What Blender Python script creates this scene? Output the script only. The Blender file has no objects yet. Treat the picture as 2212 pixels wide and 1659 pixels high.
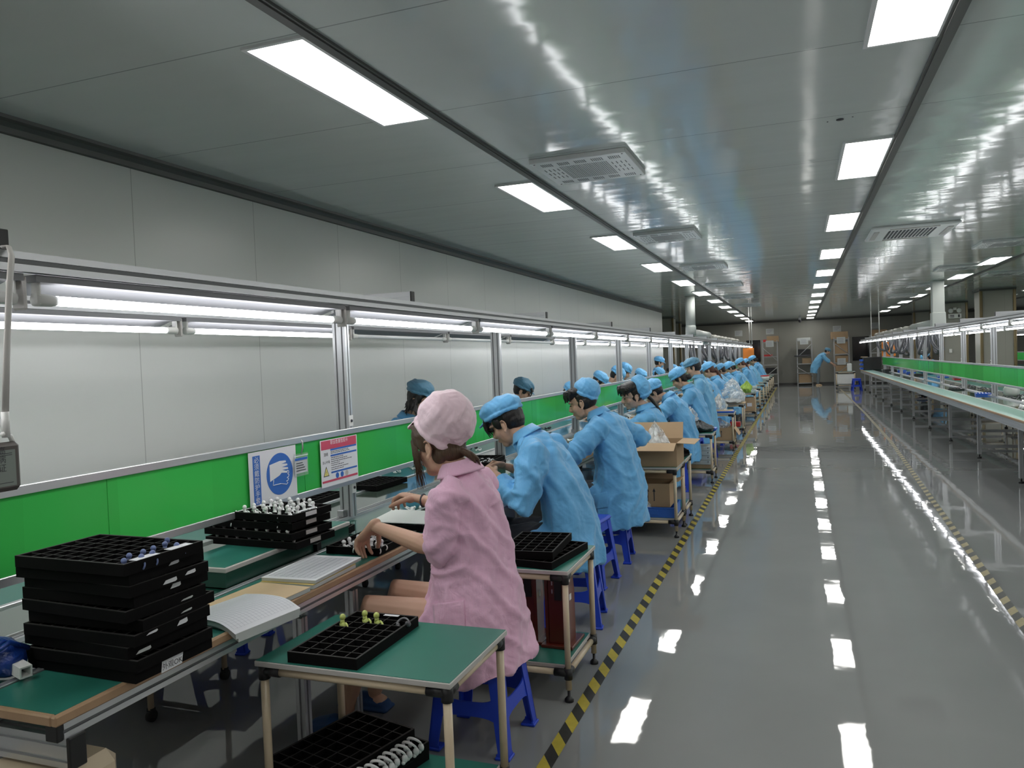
import bpy, bmesh, math, random
import numpy as np
from mathutils import Matrix, Vector
from mathutils.bvhtree import BVHTree

SC = bpy.context.scene
COL = SC.collection
PI = math.pi
rnd = random.Random(7)

# ------------------------------------------------------------------ camera, world, exposure
cam_d = bpy.data.cameras.new('camera')
cam = bpy.data.objects.new('camera', cam_d)
COL.objects.link(cam)
SC.camera = cam
cam_d.sensor_width = 36.0
cam_d.lens = 1675.6 / 2212.0 * 36.0
cam_d.clip_start = 0.05
R3 = Matrix(((0.9369471, 0.02713529, 0.34841613), (0.34722636, 0.0405377, -0.93690477), (-0.03954717, 0.99880948, 0.02855959)))
cam.matrix_world = Matrix.Translation((0, 0, 1.55)) @ R3.to_4x4()

world = bpy.data.worlds.new('world')
SC.world = world
world.use_nodes = True
world.node_tree.nodes['Background'].inputs[0].default_value = (0.5, 0.55, 0.6, 1)
world.node_tree.nodes['Background'].inputs[1].default_value = 0.05
SC.view_settings.view_transform = 'Standard'
SC.view_settings.look = 'None'
SC.view_settings.gamma = 1.0
SC.view_settings.use_curve_mapping = False
SC.view_settings.exposure = 0.72
SC.cycles.use_denoising = True
SC.cycles.use_adaptive_sampling = True
SC.cycles.adaptive_threshold = 0.015
SC.cycles.max_bounces = 7
SC.cycles.diffuse_bounces = 4
SC.cycles.glossy_bounces = 4
SC.cycles.transmission_bounces = 4
SC.cycles.transparent_max_bounces = 12
SC.cycles.caustics_reflective = False
SC.cycles.caustics_refractive = False
SC.cycles.sample_clamp_indirect = 6.0
PANEL_E = 7.0
TUBE_E = 11.0

# ------------------------------------------------------------------ materials
MATS = {}
def mat(name, col, rough=0.5, metal=0.0, spec=None, emit=0.0, var=0.0, vscale=8.0, bump=0.0, bscale=60.0, bdist=0.002, stretch=(1, 1, 1), coat=0.0, trans=0.0, alpha=1.0):
    if name in MATS: return MATS[name]
    m = bpy.data.materials.new(name)
    m.use_nodes = True
    nt = m.node_tree
    b = nt.nodes['Principled BSDF']
    c = (col[0], col[1], col[2], 1)
    b.inputs['Base Color'].default_value = c
    b.inputs['Roughness'].default_value = rough
    b.inputs['Metallic'].default_value = metal
    if spec is not None: b.inputs['Specular IOR Level'].default_value = spec
    if coat: b.inputs['Coat Weight'].default_value = coat; b.inputs['Coat Roughness'].default_value = 0.05
    if trans: b.inputs['Transmission Weight'].default_value = trans
    if alpha < 1: b.inputs['Alpha'].default_value = alpha
    if emit:
        b.inputs['Emission Color'].default_value = c
        b.inputs['Emission Strength'].default_value = emit
    if var or bump:
        tc = nt.nodes.new('ShaderNodeTexCoord')
        mp = nt.nodes.new('ShaderNodeMapping')
        mp.inputs['Scale'].default_value = stretch
        nt.links.new(tc.outputs['Object'], mp.inputs[0])
        if var:
            n = nt.nodes.new('ShaderNodeTexNoise'); n.inputs['Scale'].default_value = vscale; n.inputs['Detail'].default_value = 5
            nt.links.new(mp.outputs[0], n.inputs[0])
            mx = nt.nodes.new('ShaderNodeMix'); mx.data_type = 'RGBA'
            mx.inputs[6].default_value = tuple(max(0, v * (1 - var)) for v in col) + (1,)
            mx.inputs[7].default_value = tuple(min(1, v * (1 + var)) for v in col) + (1,)
            nt.links.new(n.outputs[0], mx.inputs[0]); nt.links.new(mx.outputs[2], b.inputs['Base Color'])
        if bump:
            n = nt.nodes.new('ShaderNodeTexNoise'); n.inputs['Scale'].default_value = bscale; n.inputs['Detail'].default_value = 3
            nt.links.new(mp.outputs[0], n.inputs[0])
            bp = nt.nodes.new('ShaderNodeBump'); bp.inputs['Strength'].default_value = bump; bp.inputs['Distance'].default_value = bdist
            nt.links.new(n.outputs[0], bp.inputs['Height']); nt.links.new(bp.outputs[0], b.inputs['Normal'])
    MATS[name] = m
    return m

def math_node(nt, op, a, b=None, c=None):
    n = nt.nodes.new('ShaderNodeMath'); n.operation = op
    for i, v in enumerate((a, b, c)):
        if v is None: continue
        if isinstance(v, (int, float)): n.inputs[i].default_value = v
        else: nt.links.new(v, n.inputs[i])
    return n.outputs[0]

def seam_mat(name, col, rough, axis, period, offset, width, depth=0.6, bumpstr=0.25, stretch=(1, 1, 1), bscale=1.5, bdist=0.02, coat=0.0, var=0.05, vscale=1.0, metal=0.0, spec=0.5):
    """sheet material with thin joint lines every <period> along an axis"""
    m = bpy.data.materials.new(name); m.use_nodes = True
    nt = m.node_tree; b = nt.nodes['Principled BSDF']
    b.inputs['Roughness'].default_value = rough; b.inputs['Metallic'].default_value = metal
    b.inputs['Specular IOR Level'].default_value = spec
    if coat: b.inputs['Coat Weight'].default_value = coat; b.inputs['Coat Roughness'].default_value = 0.04
    tc = nt.nodes.new('ShaderNodeTexCoord'); sp = nt.nodes.new('ShaderNodeSeparateXYZ')
    nt.links.new(tc.outputs['Object'], sp.inputs[0])
    v = sp.outputs[axis]
    t = math_node(nt, 'SUBTRACT', v, offset)
    t = math_node(nt, 'PINGPONG', t, period / 2)     # 0 at the joints
    line = math_node(nt, 'LESS_THAN', t, width / 2)
    mp = nt.nodes.new('ShaderNodeMapping'); mp.inputs['Scale'].default_value = stretch
    nt.links.new(tc.outputs['Object'], mp.inputs[0])
    n = nt.nodes.new('ShaderNodeTexNoise'); n.inputs['Scale'].default_value = vscale; n.inputs['Detail'].default_value = 4
    nt.links.new(mp.outputs[0], n.inputs[0])
    mx = nt.nodes.new('ShaderNodeMix'); mx.data_type = 'RGBA'
    mx.inputs[6].default_value = tuple(x * (1 - var) for x in col) + (1,)
    mx.inputs[7].default_value = tuple(min(1, x * (1 + var)) for x in col) + (1,)
    nt.links.new(n.outputs[0], mx.inputs[0])
    mx2 = nt.nodes.new('ShaderNodeMix'); mx2.data_type = 'RGBA'
    mx2.inputs[7].default_value = tuple(x * (1 - depth) for x in col) + (1,)
    nt.links.new(mx.outputs[2], mx2.inputs[6]); nt.links.new(line, mx2.inputs[0])
    nt.links.new(mx2.outputs[2], b.inputs['Base Color'])
    n2 = nt.nodes.new('ShaderNodeTexNoise'); n2.inputs['Scale'].default_value = bscale; n2.inputs['Detail'].default_value = 2.5; n2.inputs['Roughness'].default_value = 0.45
    nt.links.new(mp.outputs[0], n2.inputs[0])
    bp = nt.nodes.new('ShaderNodeBump'); bp.inputs['Strength'].default_value = bumpstr; bp.inputs['Distance'].default_value = bdist
    nt.links.new(n2.outputs[0], bp.inputs['Height']); nt.links.new(bp.outputs[0], b.inputs['Normal'])
    MATS[name] = m
    return m

def stripe_mat(name, c1, c2, period, slant, rough=0.5):
    m = bpy.data.materials.new(name); m.use_nodes = True
    nt = m.node_tree; b = nt.nodes['Principled BSDF']; b.inputs['Roughness'].default_value = rough
    tc = nt.nodes.new('ShaderNodeTexCoord'); sp = nt.nodes.new('ShaderNodeSeparateXYZ')
    nt.links.new(tc.outputs['Object'], sp.inputs[0])
    t = math_node(nt, 'MULTIPLY_ADD', sp.outputs[0], slant, sp.outputs[1])
    t = math_node(nt, 'DIVIDE', t, period)
    t = math_node(nt, 'FRACT', t)
    t = math_node(nt, 'GREATER_THAN', t, 0.5)
    n = nt.nodes.new('ShaderNodeTexNoise'); n.inputs['Scale'].default_value = 30
    nt.links.new(tc.outputs['Object'], n.inputs[0])
    mx = nt.nodes.new('ShaderNodeMix'); mx.data_type = 'RGBA'
    mx.inputs[6].default_value = c1 + (1,); mx.inputs[7].default_value = c2 + (1,)
    nt.links.new(t, mx.inputs[0])
    mx2 = nt.nodes.new('ShaderNodeMix'); mx2.data_type = 'RGBA'; mx2.blend_type = 'MULTIPLY'
    mx2.inputs[0].default_value = 0.35
    nt.links.new(mx.outputs[2], mx2.inputs[6]); nt.links.new(n.outputs[0], mx2.inputs[7])
    nt.links.new(mx2.outputs[2], b.inputs['Base Color'])
    MATS[name] = m
    return m

def cloth_mat(name, col, col2, period=0.0055, rough=0.55, axis=1, rot=0.0):
    """anti-static cloth: fine woven stripes and small crinkles"""
    m = bpy.data.materials.new(name); m.use_nodes = True
    nt = m.node_tree; b = nt.nodes['Principled BSDF']; b.inputs['Roughness'].default_value = rough
    b.inputs['Sheen Weight'].default_value = 0.25
    tc = nt.nodes.new('ShaderNodeTexCoord')
    n0 = nt.nodes.new('ShaderNodeTexNoise'); n0.inputs['Scale'].default_value = 6
    nt.links.new(tc.outputs['Object'], n0.inputs[0])
    sp = nt.nodes.new('ShaderNodeSeparateXYZ'); nt.links.new(tc.outputs['Object'], sp.inputs[0])
    t = math_node(nt, 'MULTIPLY_ADD', n0.outputs[0], 0.03, sp.outputs[0])
    t2 = math_node(nt, 'MULTIPLY_ADD', sp.outputs[1], 0.35, t)
    t = math_node(nt, 'DIVIDE', t2, period)
    t = math_node(nt, 'FRACT', t)
    t = math_node(nt, 'LESS_THAN', t, 0.28)
    mx = nt.nodes.new('ShaderNodeMix'); mx.data_type = 'RGBA'
    mx.inputs[6].default_value = col + (1,); mx.inputs[7].default_value = col2 + (1,)
    nt.links.new(t, mx.inputs[0]); nt.links.new(mx.outputs[2], b.inputs['Base Color'])
    n = nt.nodes.new('ShaderNodeTexNoise'); n.inputs['Scale'].default_value = 22; n.inputs['Detail'].default_value = 5; n.inputs['Distortion'].default_value = 1.2
    nt.links.new(tc.outputs['Object'], n.inputs[0])
    bp = nt.nodes.new('ShaderNodeBump'); bp.inputs['Strength'].default_value = 0.55; bp.inputs['Distance'].default_value = 0.006
    nt.links.new(n.outputs[0], bp.inputs['Height']); nt.links.new(bp.outputs[0], b.inputs['Normal'])
    MATS[name] = m
    return m

M_ceil = seam_mat('painted_steel_ceiling', (0.57, 0.61, 0.59), 0.105, 1, 1.17, 3.94 - 1.17 * 10, 0.007, 0.5, 0.32, (0.5, 1.5, 1), 1.9, 0.02, var=0.03, spec=0.42)
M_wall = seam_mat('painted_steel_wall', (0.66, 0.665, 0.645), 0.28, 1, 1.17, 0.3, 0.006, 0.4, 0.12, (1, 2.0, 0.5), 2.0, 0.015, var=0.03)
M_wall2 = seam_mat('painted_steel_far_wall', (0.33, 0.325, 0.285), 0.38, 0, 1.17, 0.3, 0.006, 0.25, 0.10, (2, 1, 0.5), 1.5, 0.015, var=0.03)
M_floor = seam_mat('grey_epoxy_floor', (0.262, 0.268, 0.266), 0.028, 1, 24.0, 11.75, 0.02, -0.5, 0.13, (1, 1, 1), 3.2, 0.010, coat=0.0, var=0.09, vscale=1.6, spec=0.34)
M_panel = mat('lit_panel', (1.0, 0.985, 0.94), 0.5, emit=PANEL_E)
M_tube = mat('lit_tube', (0.97, 0.98, 1.0), 0.5, emit=TUBE_E)
M_tubeoff = mat('unlit_tube', (0.85, 0.86, 0.88), 0.3)
M_white = mat('white_enamel', (0.72, 0.73, 0.73), 0.35)
M_refl = mat('lamp_reflector_enamel', (0.22, 0.22, 0.235), 0.45)
M_plast = mat('white_plastic', (0.80, 0.80, 0.78), 0.4)
M_alu = mat('aluminium', (0.62, 0.63, 0.65), 0.33, 0.75, bump=0.1, bscale=200, stretch=(1, .02, 1))
M_aludark = mat('slot_shadow', (0.16, 0.165, 0.17), 0.5, 0.4)  # dark grey; painted shade inside the profile slots, plain colour on the belt bed
M_track = mat('dark_track', (0.10, 0.10, 0.095), 0.45, 0.3)
M_green = mat('green_mat', (0.032, 0.195, 0.150), 0.32, var=0.10, vscale=5, bump=0.15, bscale=260, bdist=0.0005)
M_aqua = mat('pale_green_mat', (0.22, 0.42, 0.38), 0.3, var=0.06, vscale=5)
M_belt = mat('green_belt', (0.025, 0.115, 0.082), 0.06, coat=0.5, var=0.10, vscale=2, bump=0.03, bscale=4)
M_belt2 = mat('grey_green_belt', (0.10, 0.145, 0.12), 0.08, coat=0.4, var=0.08, vscale=2, bump=0.03, bscale=4)
M_wood = mat('wood_edge', (0.42, 0.27, 0.16), 0.5, var=0.2, vscale=14)
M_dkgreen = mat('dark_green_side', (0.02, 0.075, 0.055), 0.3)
M_edge = mat('grey_edge_trim', (0.52, 0.50, 0.48), 0.45)
M_black = mat('black_foam', (0.0035, 0.0032, 0.0035), 0.8, spec=0.14, var=0.3, vscale=40)
M_blackedge = mat('black_foam_edge', (0.032, 0.030, 0.029), 0.7, spec=0.3)
M_blackpl = mat('black_plastic', (0.014, 0.014, 0.015), 0.4)
M_rubber = mat('rubber', (0.02, 0.02, 0.02), 0.7)
M_cream = mat('cream_pipe', (0.66, 0.54, 0.38), 0.28, coat=0.3)
M_blue = mat('blue_plastic', (0.018, 0.065, 0.60), 0.38, bump=0.1, bscale=300, bdist=0.0004)
M_bluetray = mat('blue_tray_plastic', (0.03, 0.12, 0.62), 0.35)
M_crate = mat('blue_crate', (0.045, 0.17, 0.62), 0.4)
M_paper = mat('paper', (0.78, 0.79, 0.82), 0.7)
M_papergrey = mat('paper_block', (0.58, 0.61, 0.60), 0.8)
M_kraft = mat('kraft_paper', (0.68, 0.50, 0.30), 0.7, var=0.05)
M_yellow = mat('yellow_cover', (0.75, 0.58, 0.22), 0.6)
M_card = mat('cardboard', (0.46, 0.315, 0.185), 0.75, var=0.08, vscale=5, bump=0.1, bscale=30)
M_cardin = mat('cardboard_inside', (0.60, 0.42, 0.26), 0.75, var=0.06, vscale=6)
M_earw = mat('white_earphone_plastic', (0.86, 0.86, 0.86), 0.25)
M_eary = mat('lime_earphone_plastic', (0.60, 0.68, 0.20), 0.35)
M_earb = mat('navy_earphone_plastic', (0.16, 0.21, 0.42), 0.35)
M_earg = mat('dark_earphone_plastic', (0.10, 0.10, 0.11), 0.3)
M_skin = mat('skin', (0.60, 0.365, 0.255), 0.48, bump=0.08, bscale=180, bdist=0.0006, var=0.06, vscale=12)
M_skin2 = mat('skin_light', (0.66, 0.42, 0.31), 0.48, var=0.06, vscale=12)
M_hair = mat('black_hair', (0.012, 0.010, 0.010), 0.38, bump=0.8, bscale=60, bdist=0.004, stretch=(3, 3, .5))
M_hairbr = mat('brown_hair', (0.085, 0.048, 0.028), 0.40, bump=0.8, bscale=70, bdist=0.004, stretch=(3, 3, .5), var=0.6, vscale=30)
M_hairred = mat('red_brown_hair', (0.10, 0.032, 0.018), 0.42, bump=0.8, bscale=70, bdist=0.004, stretch=(3, 3, .5))
M_eye = mat('dark_eye', (0.015, 0.012, 0.012), 0.2)
M_lip = mat('lips', (0.55, 0.22, 0.20), 0.45)
M_pants = mat('dark_trousers', (0.018, 0.021, 0.030), 0.8, bump=0.4, bscale=30, bdist=0.006)
M_pantsg = mat('grey_trousers', (0.16, 0.19, 0.20), 0.8, bump=0.4, bscale=30, bdist=0.006)
M_slip = mat('navy_slipper', (0.02, 0.07, 0.20), 0.6)
M_smock = cloth_mat('blue_smock_cloth', (0.150, 0.475, 0.84), (0.120, 0.410, 0.76))
M_smock2 = cloth_mat('pale_blue_smock_cloth', (0.18, 0.49, 0.78), (0.155, 0.44, 0.72))
M_capblue = cloth_mat('blue_cap_cloth', (0.17, 0.52, 0.90), (0.14, 0.45, 0.83))
M_capdull = cloth_mat('dull_blue_cap_cloth', (0.11, 0.29, 0.44), (0.10, 0.26, 0.40))
M_pink = cloth_mat('pink_smock_cloth', (0.80, 0.44, 0.63), (0.88, 0.62, 0.76), period=.0048)
M_pinkcap = cloth_mat('pink_cap_cloth', (0.86, 0.62, 0.71), (0.92, 0.76, 0.82), period=.0048)
M_redwood = mat('red_brown_wood', (0.13, 0.022, 0.012), 0.28, coat=0.4, var=0.2, vscale=10)
M_red = mat('red_plastic', (0.55, 0.03, 0.03), 0.35)
M_metal = mat('bare_steel', (0.55, 0.55, 0.56), 0.3, 0.9)
M_gold = mat('brass_brown_trim', (0.22, 0.17, 0.09), 0.35, 0.5)
M_shelf = mat('grey_shelf_steel', (0.42, 0.42, 0.42), 0.45, 0.2)
M_duct = mat('grey_duct_paint', (0.50, 0.53, 0.51), 0.45)
M_hose = mat('dark_corrugated_hose', (0.11, 0.11, 0.12), 0.35, 0.3)
M_foil = mat('crinkled_duct_cloth', (0.44, 0.43, 0.39), 0.4, bump=0.6, bscale=14, bdist=0.02)
M_orange = mat('orange_sheet', (0.80, 0.24, 0.03), 0.5)
M_signblue = mat('sign_blue', (0.045, 0.16, 0.55), 0.3)
M_signred = mat('sign_red', (0.62, 0.08, 0.14), 0.4)
M_signyel = mat('sign_yellow', (0.80, 0.70, 0.22), 0.4)
M_ink = mat('ink', (0.04, 0.04, 0.05), 0.6)
M_grid = mat('grid_ink', (0.35, 0.36, 0.42), 0.6)
M_darkbd = mat('dark_noticeboard', (0.012, 0.012, 0.014), 0.15)
M_lcd = mat('grey_lcd', (0.27, 0.30, 0.28), 0.25)
M_lcdframe = mat('grey_brown_frame', (0.11, 0.095, 0.09), 0.5)
M_limebag = mat('lime_plastic', (0.42, 0.62, 0.10), 0.3)
M_navywrap = mat('blue_wrap_film', (0.012, 0.045, 0.25), 0.3, bump=0.8, bscale=30, bdist=0.01)
M_tapeL = stripe_mat('hazard_tape', (0.62, 0.50, 0.06), (0.035, 0.035, 0.03), 0.195, 1.6)
M_tapeR = stripe_mat('worn_hazard_tape', (0.50, 0.43, 0.24), (0.10, 0.10, 0.09), 0.195, -1.6)

def clear_mat(name, col, opacity, rough, bump=0.0, bscale=20):
    """thin see-through sheet: clear mixed with a glossy/diffuse film"""
    m = bpy.data.materials.new(name); m.use_nodes = True
    nt = m.node_tree; b = nt.nodes['Principled BSDF']; out = nt.nodes['Material Output']
    b.inputs['Base Color'].default_value = col + (1,); b.inputs['Roughness'].default_value = rough
    tr = nt.nodes.new('ShaderNodeBsdfTransparent'); mx = nt.nodes.new('ShaderNodeMixShader')
    tr.inputs[0].default_value = (0.96, 0.97, 0.97, 1)
    mx.inputs[0].default_value = opacity
    nt.links.new(tr.outputs[0], mx.inputs[1]); nt.links.new(b.outputs[0], mx.inputs[2]); nt.links.new(mx.outputs[0], out.inputs[0])
    if bump:
        tc = nt.nodes.new('ShaderNodeTexCoord'); n = nt.nodes.new('ShaderNodeTexNoise'); n.inputs['Scale'].default_value = bscale; n.inputs['Detail'].default_value = 4; n.inputs['Distortion'].default_value = 1.5
        bp = nt.nodes.new('ShaderNodeBump'); bp.inputs['Strength'].default_value = bump; bp.inputs['Distance'].default_value = 0.02
        nt.links.new(tc.outputs['Object'], n.inputs[0]); nt.links.new(n.outputs[0], bp.inputs['Height']); nt.links.new(bp.outputs[0], b.inputs['Normal'])
        rp = nt.nodes.new('ShaderNodeMapRange'); rp.inputs[1].default_value = .42; rp.inputs[2].default_value = .66; rp.inputs[3].default_value = opacity * .35; rp.inputs[4].default_value = min(1, opacity * 2)
        n3 = nt.nodes.new('ShaderNodeTexNoise'); n3.inputs['Scale'].default_value = bscale * 1.3; n3.inputs['Detail'].default_value = 3; n3.inputs['Distortion'].default_value = 2.5
        nt.links.new(tc.outputs['Object'], n3.inputs[0]); nt.links.new(n3.outputs[0], rp.inputs[0]); nt.links.new(rp.outputs[0], mx.inputs[0])
    MATS[name] = m
    return m
M_bag = clear_mat('clear_bag_film', (0.95, 0.96, 0.97), 0.55, 0.5, 0.35, 5)
M_acry = clear_mat('clear_acrylic', (0.8, 0.82, 0.8), 0.16, 0.03)
def green_panel_mat():
    m = bpy.data.materials.new('green_tinted_panel'); m.use_nodes = True
    nt = m.node_tree; b = nt.nodes['Principled BSDF']
    b.inputs['Roughness'].default_value = 0.10; b.inputs['IOR'].default_value = 1.28
    tc = nt.nodes.new('ShaderNodeTexCoord')
    mp = nt.nodes.new('ShaderNodeMapping'); mp.inputs['Scale'].default_value = (0, 1, 0.02)
    nt.links.new(tc.outputs['Object'], mp.inputs[0])
    n = nt.nodes.new('ShaderNodeTexVoronoi'); n.inputs['Scale'].default_value = 2.3
    nt.links.new(mp.outputs[0], n.inputs[0])
    cr = nt.nodes.new('ShaderNodeMix'); cr.data_type = 'RGBA'
    cr.inputs[6].default_value = (0.050, 0.46, 0.085, 1); cr.inputs[7].default_value = (0.065, 0.60, 0.115, 1)
    sp = nt.nodes.new('ShaderNodeSeparateColor'); nt.links.new(n.outputs['Color'], sp.inputs[0])
    nt.links.new(sp.outputs[0], cr.inputs[0]); nt.links.new(cr.outputs[2], b.inputs['Base Color'])
    MATS['green_tinted_panel'] = m
    return m
M_gpanel = green_panel_mat()

# ------------------------------------------------------------------ mesh builder
class MB:
    def __init__(self): self.v = []; self.f = []; self.mi = []; self.sm = []
    def add(self, vs, fs, mi=0, smooth=False):
        o = len(self.v); self.v += [tuple(p) for p in vs]
        for f in fs: self.f.append(tuple(i + o for i in f)); self.mi.append(mi); self.sm.append(smooth)
        return self
    def box(self, x0, x1, y0, y1, z0, z1, c=0.0, mi=0, M=None):
        if c <= 0:
            vs = [(x, y, z) for x in (x0, x1) for y in (y0, y1) for z in (z0, z1)]
            fs = [(0, 1, 3, 2), (4, 6, 7, 5), (0, 4, 5, 1), (2, 3, 7, 6), (0, 2, 6, 4), (1, 5, 7, 3)]
        else:
            X, Y, Z = (x0, x1), (y0, y1), (z0, z1); c = min(c, (x1 - x0) * .49, (y1 - y0) * .49, (z1 - z0) * .49)
            vs = []; idx = {}
            for i in (0, 1):
                for j in (0, 1):
                    for k in (0, 1):
                        a, b_, d = (1 - 2 * i) * c, (1 - 2 * j) * c, (1 - 2 * k) * c
                        idx[i, j, k] = len(vs)
                        vs += [(X[i], Y[j] + b_, Z[k] + d), (X[i] + a, Y[j], Z[k] + d), (X[i] + a, Y[j] + b_, Z[k])]
            fs = []
            for s in (0, 1):
                q = [idx[s, 0, 0], idx[s, 1, 0], idx[s, 1, 1], idx[s, 0, 1]]; fs.append(tuple(q if s else q[::-1]))
                q = [idx[0, s, 0] + 1, idx[0, s, 1] + 1, idx[1, s, 1] + 1, idx[1, s, 0] + 1]; fs.append(tuple(q if s else q[::-1]))
                q = [idx[0, 0, s] + 2, idx[1, 0, s] + 2, idx[1, 1, s] + 2, idx[0, 1, s] + 2]; fs.append(tuple(q if s else q[::-1]))
            for a in (0, 1):
                for b_ in (0, 1):
                    fs.append((idx[a, b_, 0], idx[a, b_, 1], idx[a, b_, 1] + 1, idx[a, b_, 0] + 1))
                    fs.append((idx[a, 0, b_], idx[a, 1, b_], idx[a, 1, b_] + 2, idx[a, 0, b_] + 2))
                    fs.append((idx[0, a, b_] + 1, idx[1, a, b_] + 1, idx[1, a, b_] + 2, idx[0, a, b_] + 2))
            for i in (0, 1):
                for j in (0, 1):
                    for k in (0, 1): n = idx[i, j, k]; fs.append((n, n + 1, n + 2))
        if M is not None: vs = [tuple(M @ Vector(p)) for p in vs]
        return self.add(vs, fs, mi)
    def prism(self, poly, p0, p1, ux, uy, mi=0, smooth=False):
        """extrude a 2-D outline from p0 to p1; ux, uy = world directions of its axes"""
        p0, p1, ux, uy = Vector(p0), Vector(p1), Vector(ux), Vector(uy); n = len(poly)
        vs = [p0 + ux * a + uy * b for a, b in poly] + [p1 + ux * a + uy * b for a, b in poly]
        fs = [(i, (i + 1) % n, (i + 1) % n + n, i + n) for i in range(n)] + [tuple(range(n))[::-1], tuple(range(n, 2 * n))]
        return self.add(vs, fs, mi, smooth)
    def tube(self, pts, r, n=12, mi=0, caps=True, ref=None, smooth=True, round_ends=False):
        """loft of ellipses along a path; r = one radius, a list, or a list of (a, b)"""
        P = [Vector(p) for p in pts]; m = len(P)
        rr = [r] * m if not isinstance(r, (list, tuple)) else list(r)
        rr = [x if isinstance(x, (list, tuple)) else (x, x) for x in rr]
        if round_ends:
            d0 = (P[0] - P[1]).normalized(); d1 = (P[-1] - P[-2]).normalized()
            a0, a1 = min(rr[0]), min(rr[-1])
            P = [P[0] + d0 * a0 * .95, P[0] + d0 * a0 * .7] + P + [P[-1] + d1 * a1 * .7, P[-1] + d1 * a1 * .95]
            rr = [(rr[0][0] * .3, rr[0][1] * .3), (rr[0][0] * .72, rr[0][1] * .72)] + rr + [(rr[-1][0] * .72, rr[-1][1] * .72), (rr[-1][0] * .3, rr[-1][1] * .3)]
            m = len(P)
        T = []
        for i in range(m):
            a, b = P[max(0, i - 1)], P[min(m - 1, i + 1)]
            t = (b - a); T.append(t.normalized() if t.length > 1e-9 else Vector((0, 0, 1)))
        u = Vector(ref) if ref is not None else (Vector((0, 0, 1)) if abs(T[0].z) < .9 else Vector((1, 0, 0)))
        vs = []
        for i in range(m):
            u = (u - T[i] * u.dot(T[i]))
            u = u.normalized() if u.length > 1e-6 else T[i].orthogonal().normalized()
            w = T[i].cross(u)
            for k in range(n):
                a = 2 * PI * k / n
                vs.append(P[i] + u * (math.cos(a) * rr[i][0]) + w * (math.sin(a) * rr[i][1]))
        fs = [(i * n + k, i * n + (k + 1) % n, (i + 1) * n + (k + 1) % n, (i + 1) * n + k) for i in range(m - 1) for k in range(n)]
        if caps: fs += [tuple(range(n))[::-1], tuple(range((m - 1) * n, m * n))]
        return self.add(vs, fs, mi, smooth)
    def cyl(self, p0, p1, r, n=16, mi=0): return self.tube([p0, p1], r, n, mi)
    def ell(self, c, r, n=14, m=9, mi=0, M=None):
        """ellipsoid; M optional 3x3 orientation"""
        c = Vector(c); vs = []; fs = []
        for i in range(1, m):
            a = PI * i / m
            for k in range(n):
                b = 2 * PI * k / n
                p = Vector((r[0] * math.sin(a) * math.cos(b), r[1] * math.sin(a) * math.sin(b), r[2] * math.cos(a)))
                vs.append(c + (M @ p if M is not None else p))
        top = Vector((0, 0, r[2])); vs.append(c + (M @ top if M is not None else top)); vs.append(c - (M @ top if M is not None else top))
        for i in range(m - 2):
            for k in range(n): fs.append((i * n + k, (i + 1) * n + k, (i + 1) * n + (k + 1) % n, i * n + (k + 1) % n))
        t, b = (m - 1) * n, (m - 1) * n + 1
        for k in range(n): fs.append((t, k, (k + 1) % n)); fs.append((b, (m - 2) * n + (k + 1) % n, (m - 2) * n + k))
        return self.add(vs, fs, mi, True)
    def lathe(self, prof, c=(0, 0, 0), n=20, mi=0):
        return self.tube([(c[0], c[1], c[2] + z) for r, z in prof], [max(r, 1e-4) for r, z in prof], n, mi, ref=(1, 0, 0))
    def mesh(self, name, mats, fixn=False):
        me = bpy.data.meshes.new(name)
        me.from_pydata(self.v, [], self.f)
        for m in (mats if isinstance(mats, (list, tuple)) else [mats]): me.materials.append(m)
        me.polygons.foreach_set('material_index', self.mi)
        me.polygons.foreach_set('use_smooth', self.sm)
        me.update()
        if fixn:
            bm = bmesh.new(); bm.from_mesh(me); bmesh.ops.recalc_face_normals(bm, faces=bm.faces[:]); bm.to_mesh(me); bm.free()
        return me

def raw(name, me, parent=None, loc=None, rot=None):
    o = bpy.data.objects.new(name, me); COL.objects.link(o)
    if parent is not None: o.parent = parent
    if loc is not None: o.location = loc
    if rot is not None: o.rotation_euler = rot
    return o
def build(mb, name, mats, parent=None, loc=None, rot=None, fixn=True): return raw(name, mb.mesh(name, mats, fixn), parent, loc, rot)
def tag(o, label, cat, group=None, kind=None):
    o['label'] = label; o['category'] = cat
    if group: o['group'] = group
    if kind: o['kind'] = kind
    return o
def thing(name, label, cat, loc=(0, 0, 0), rz=0.0, group=None):
    o = bpy.data.objects.new(name, None); COL.objects.link(o)
    o.empty_display_size = 0.1; o.location = loc; o.rotation_euler = (0, 0, rz)
    return tag(o, label, cat, group)
def structure(mb, name, mats, fixn=True):
    o = build(mb, name, mats, fixn=fixn); o['kind'] = 'structure'; return o
def dup(o, loc=None, rz=None, label=None, group=None, rot=None, parent=None):
    c = o.copy(); COL.objects.link(c)
    if parent is not None: c.parent = parent
    if loc is not None: c.location = loc
    if rz is not None: c.rotation_euler = (0, 0, rz)
    if rot is not None: c.rotation_euler = rot
    if label: c['label'] = label
    if group: c['group'] = group
    for ch in list(o.children): dup(ch, parent=c)
    return c

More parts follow.
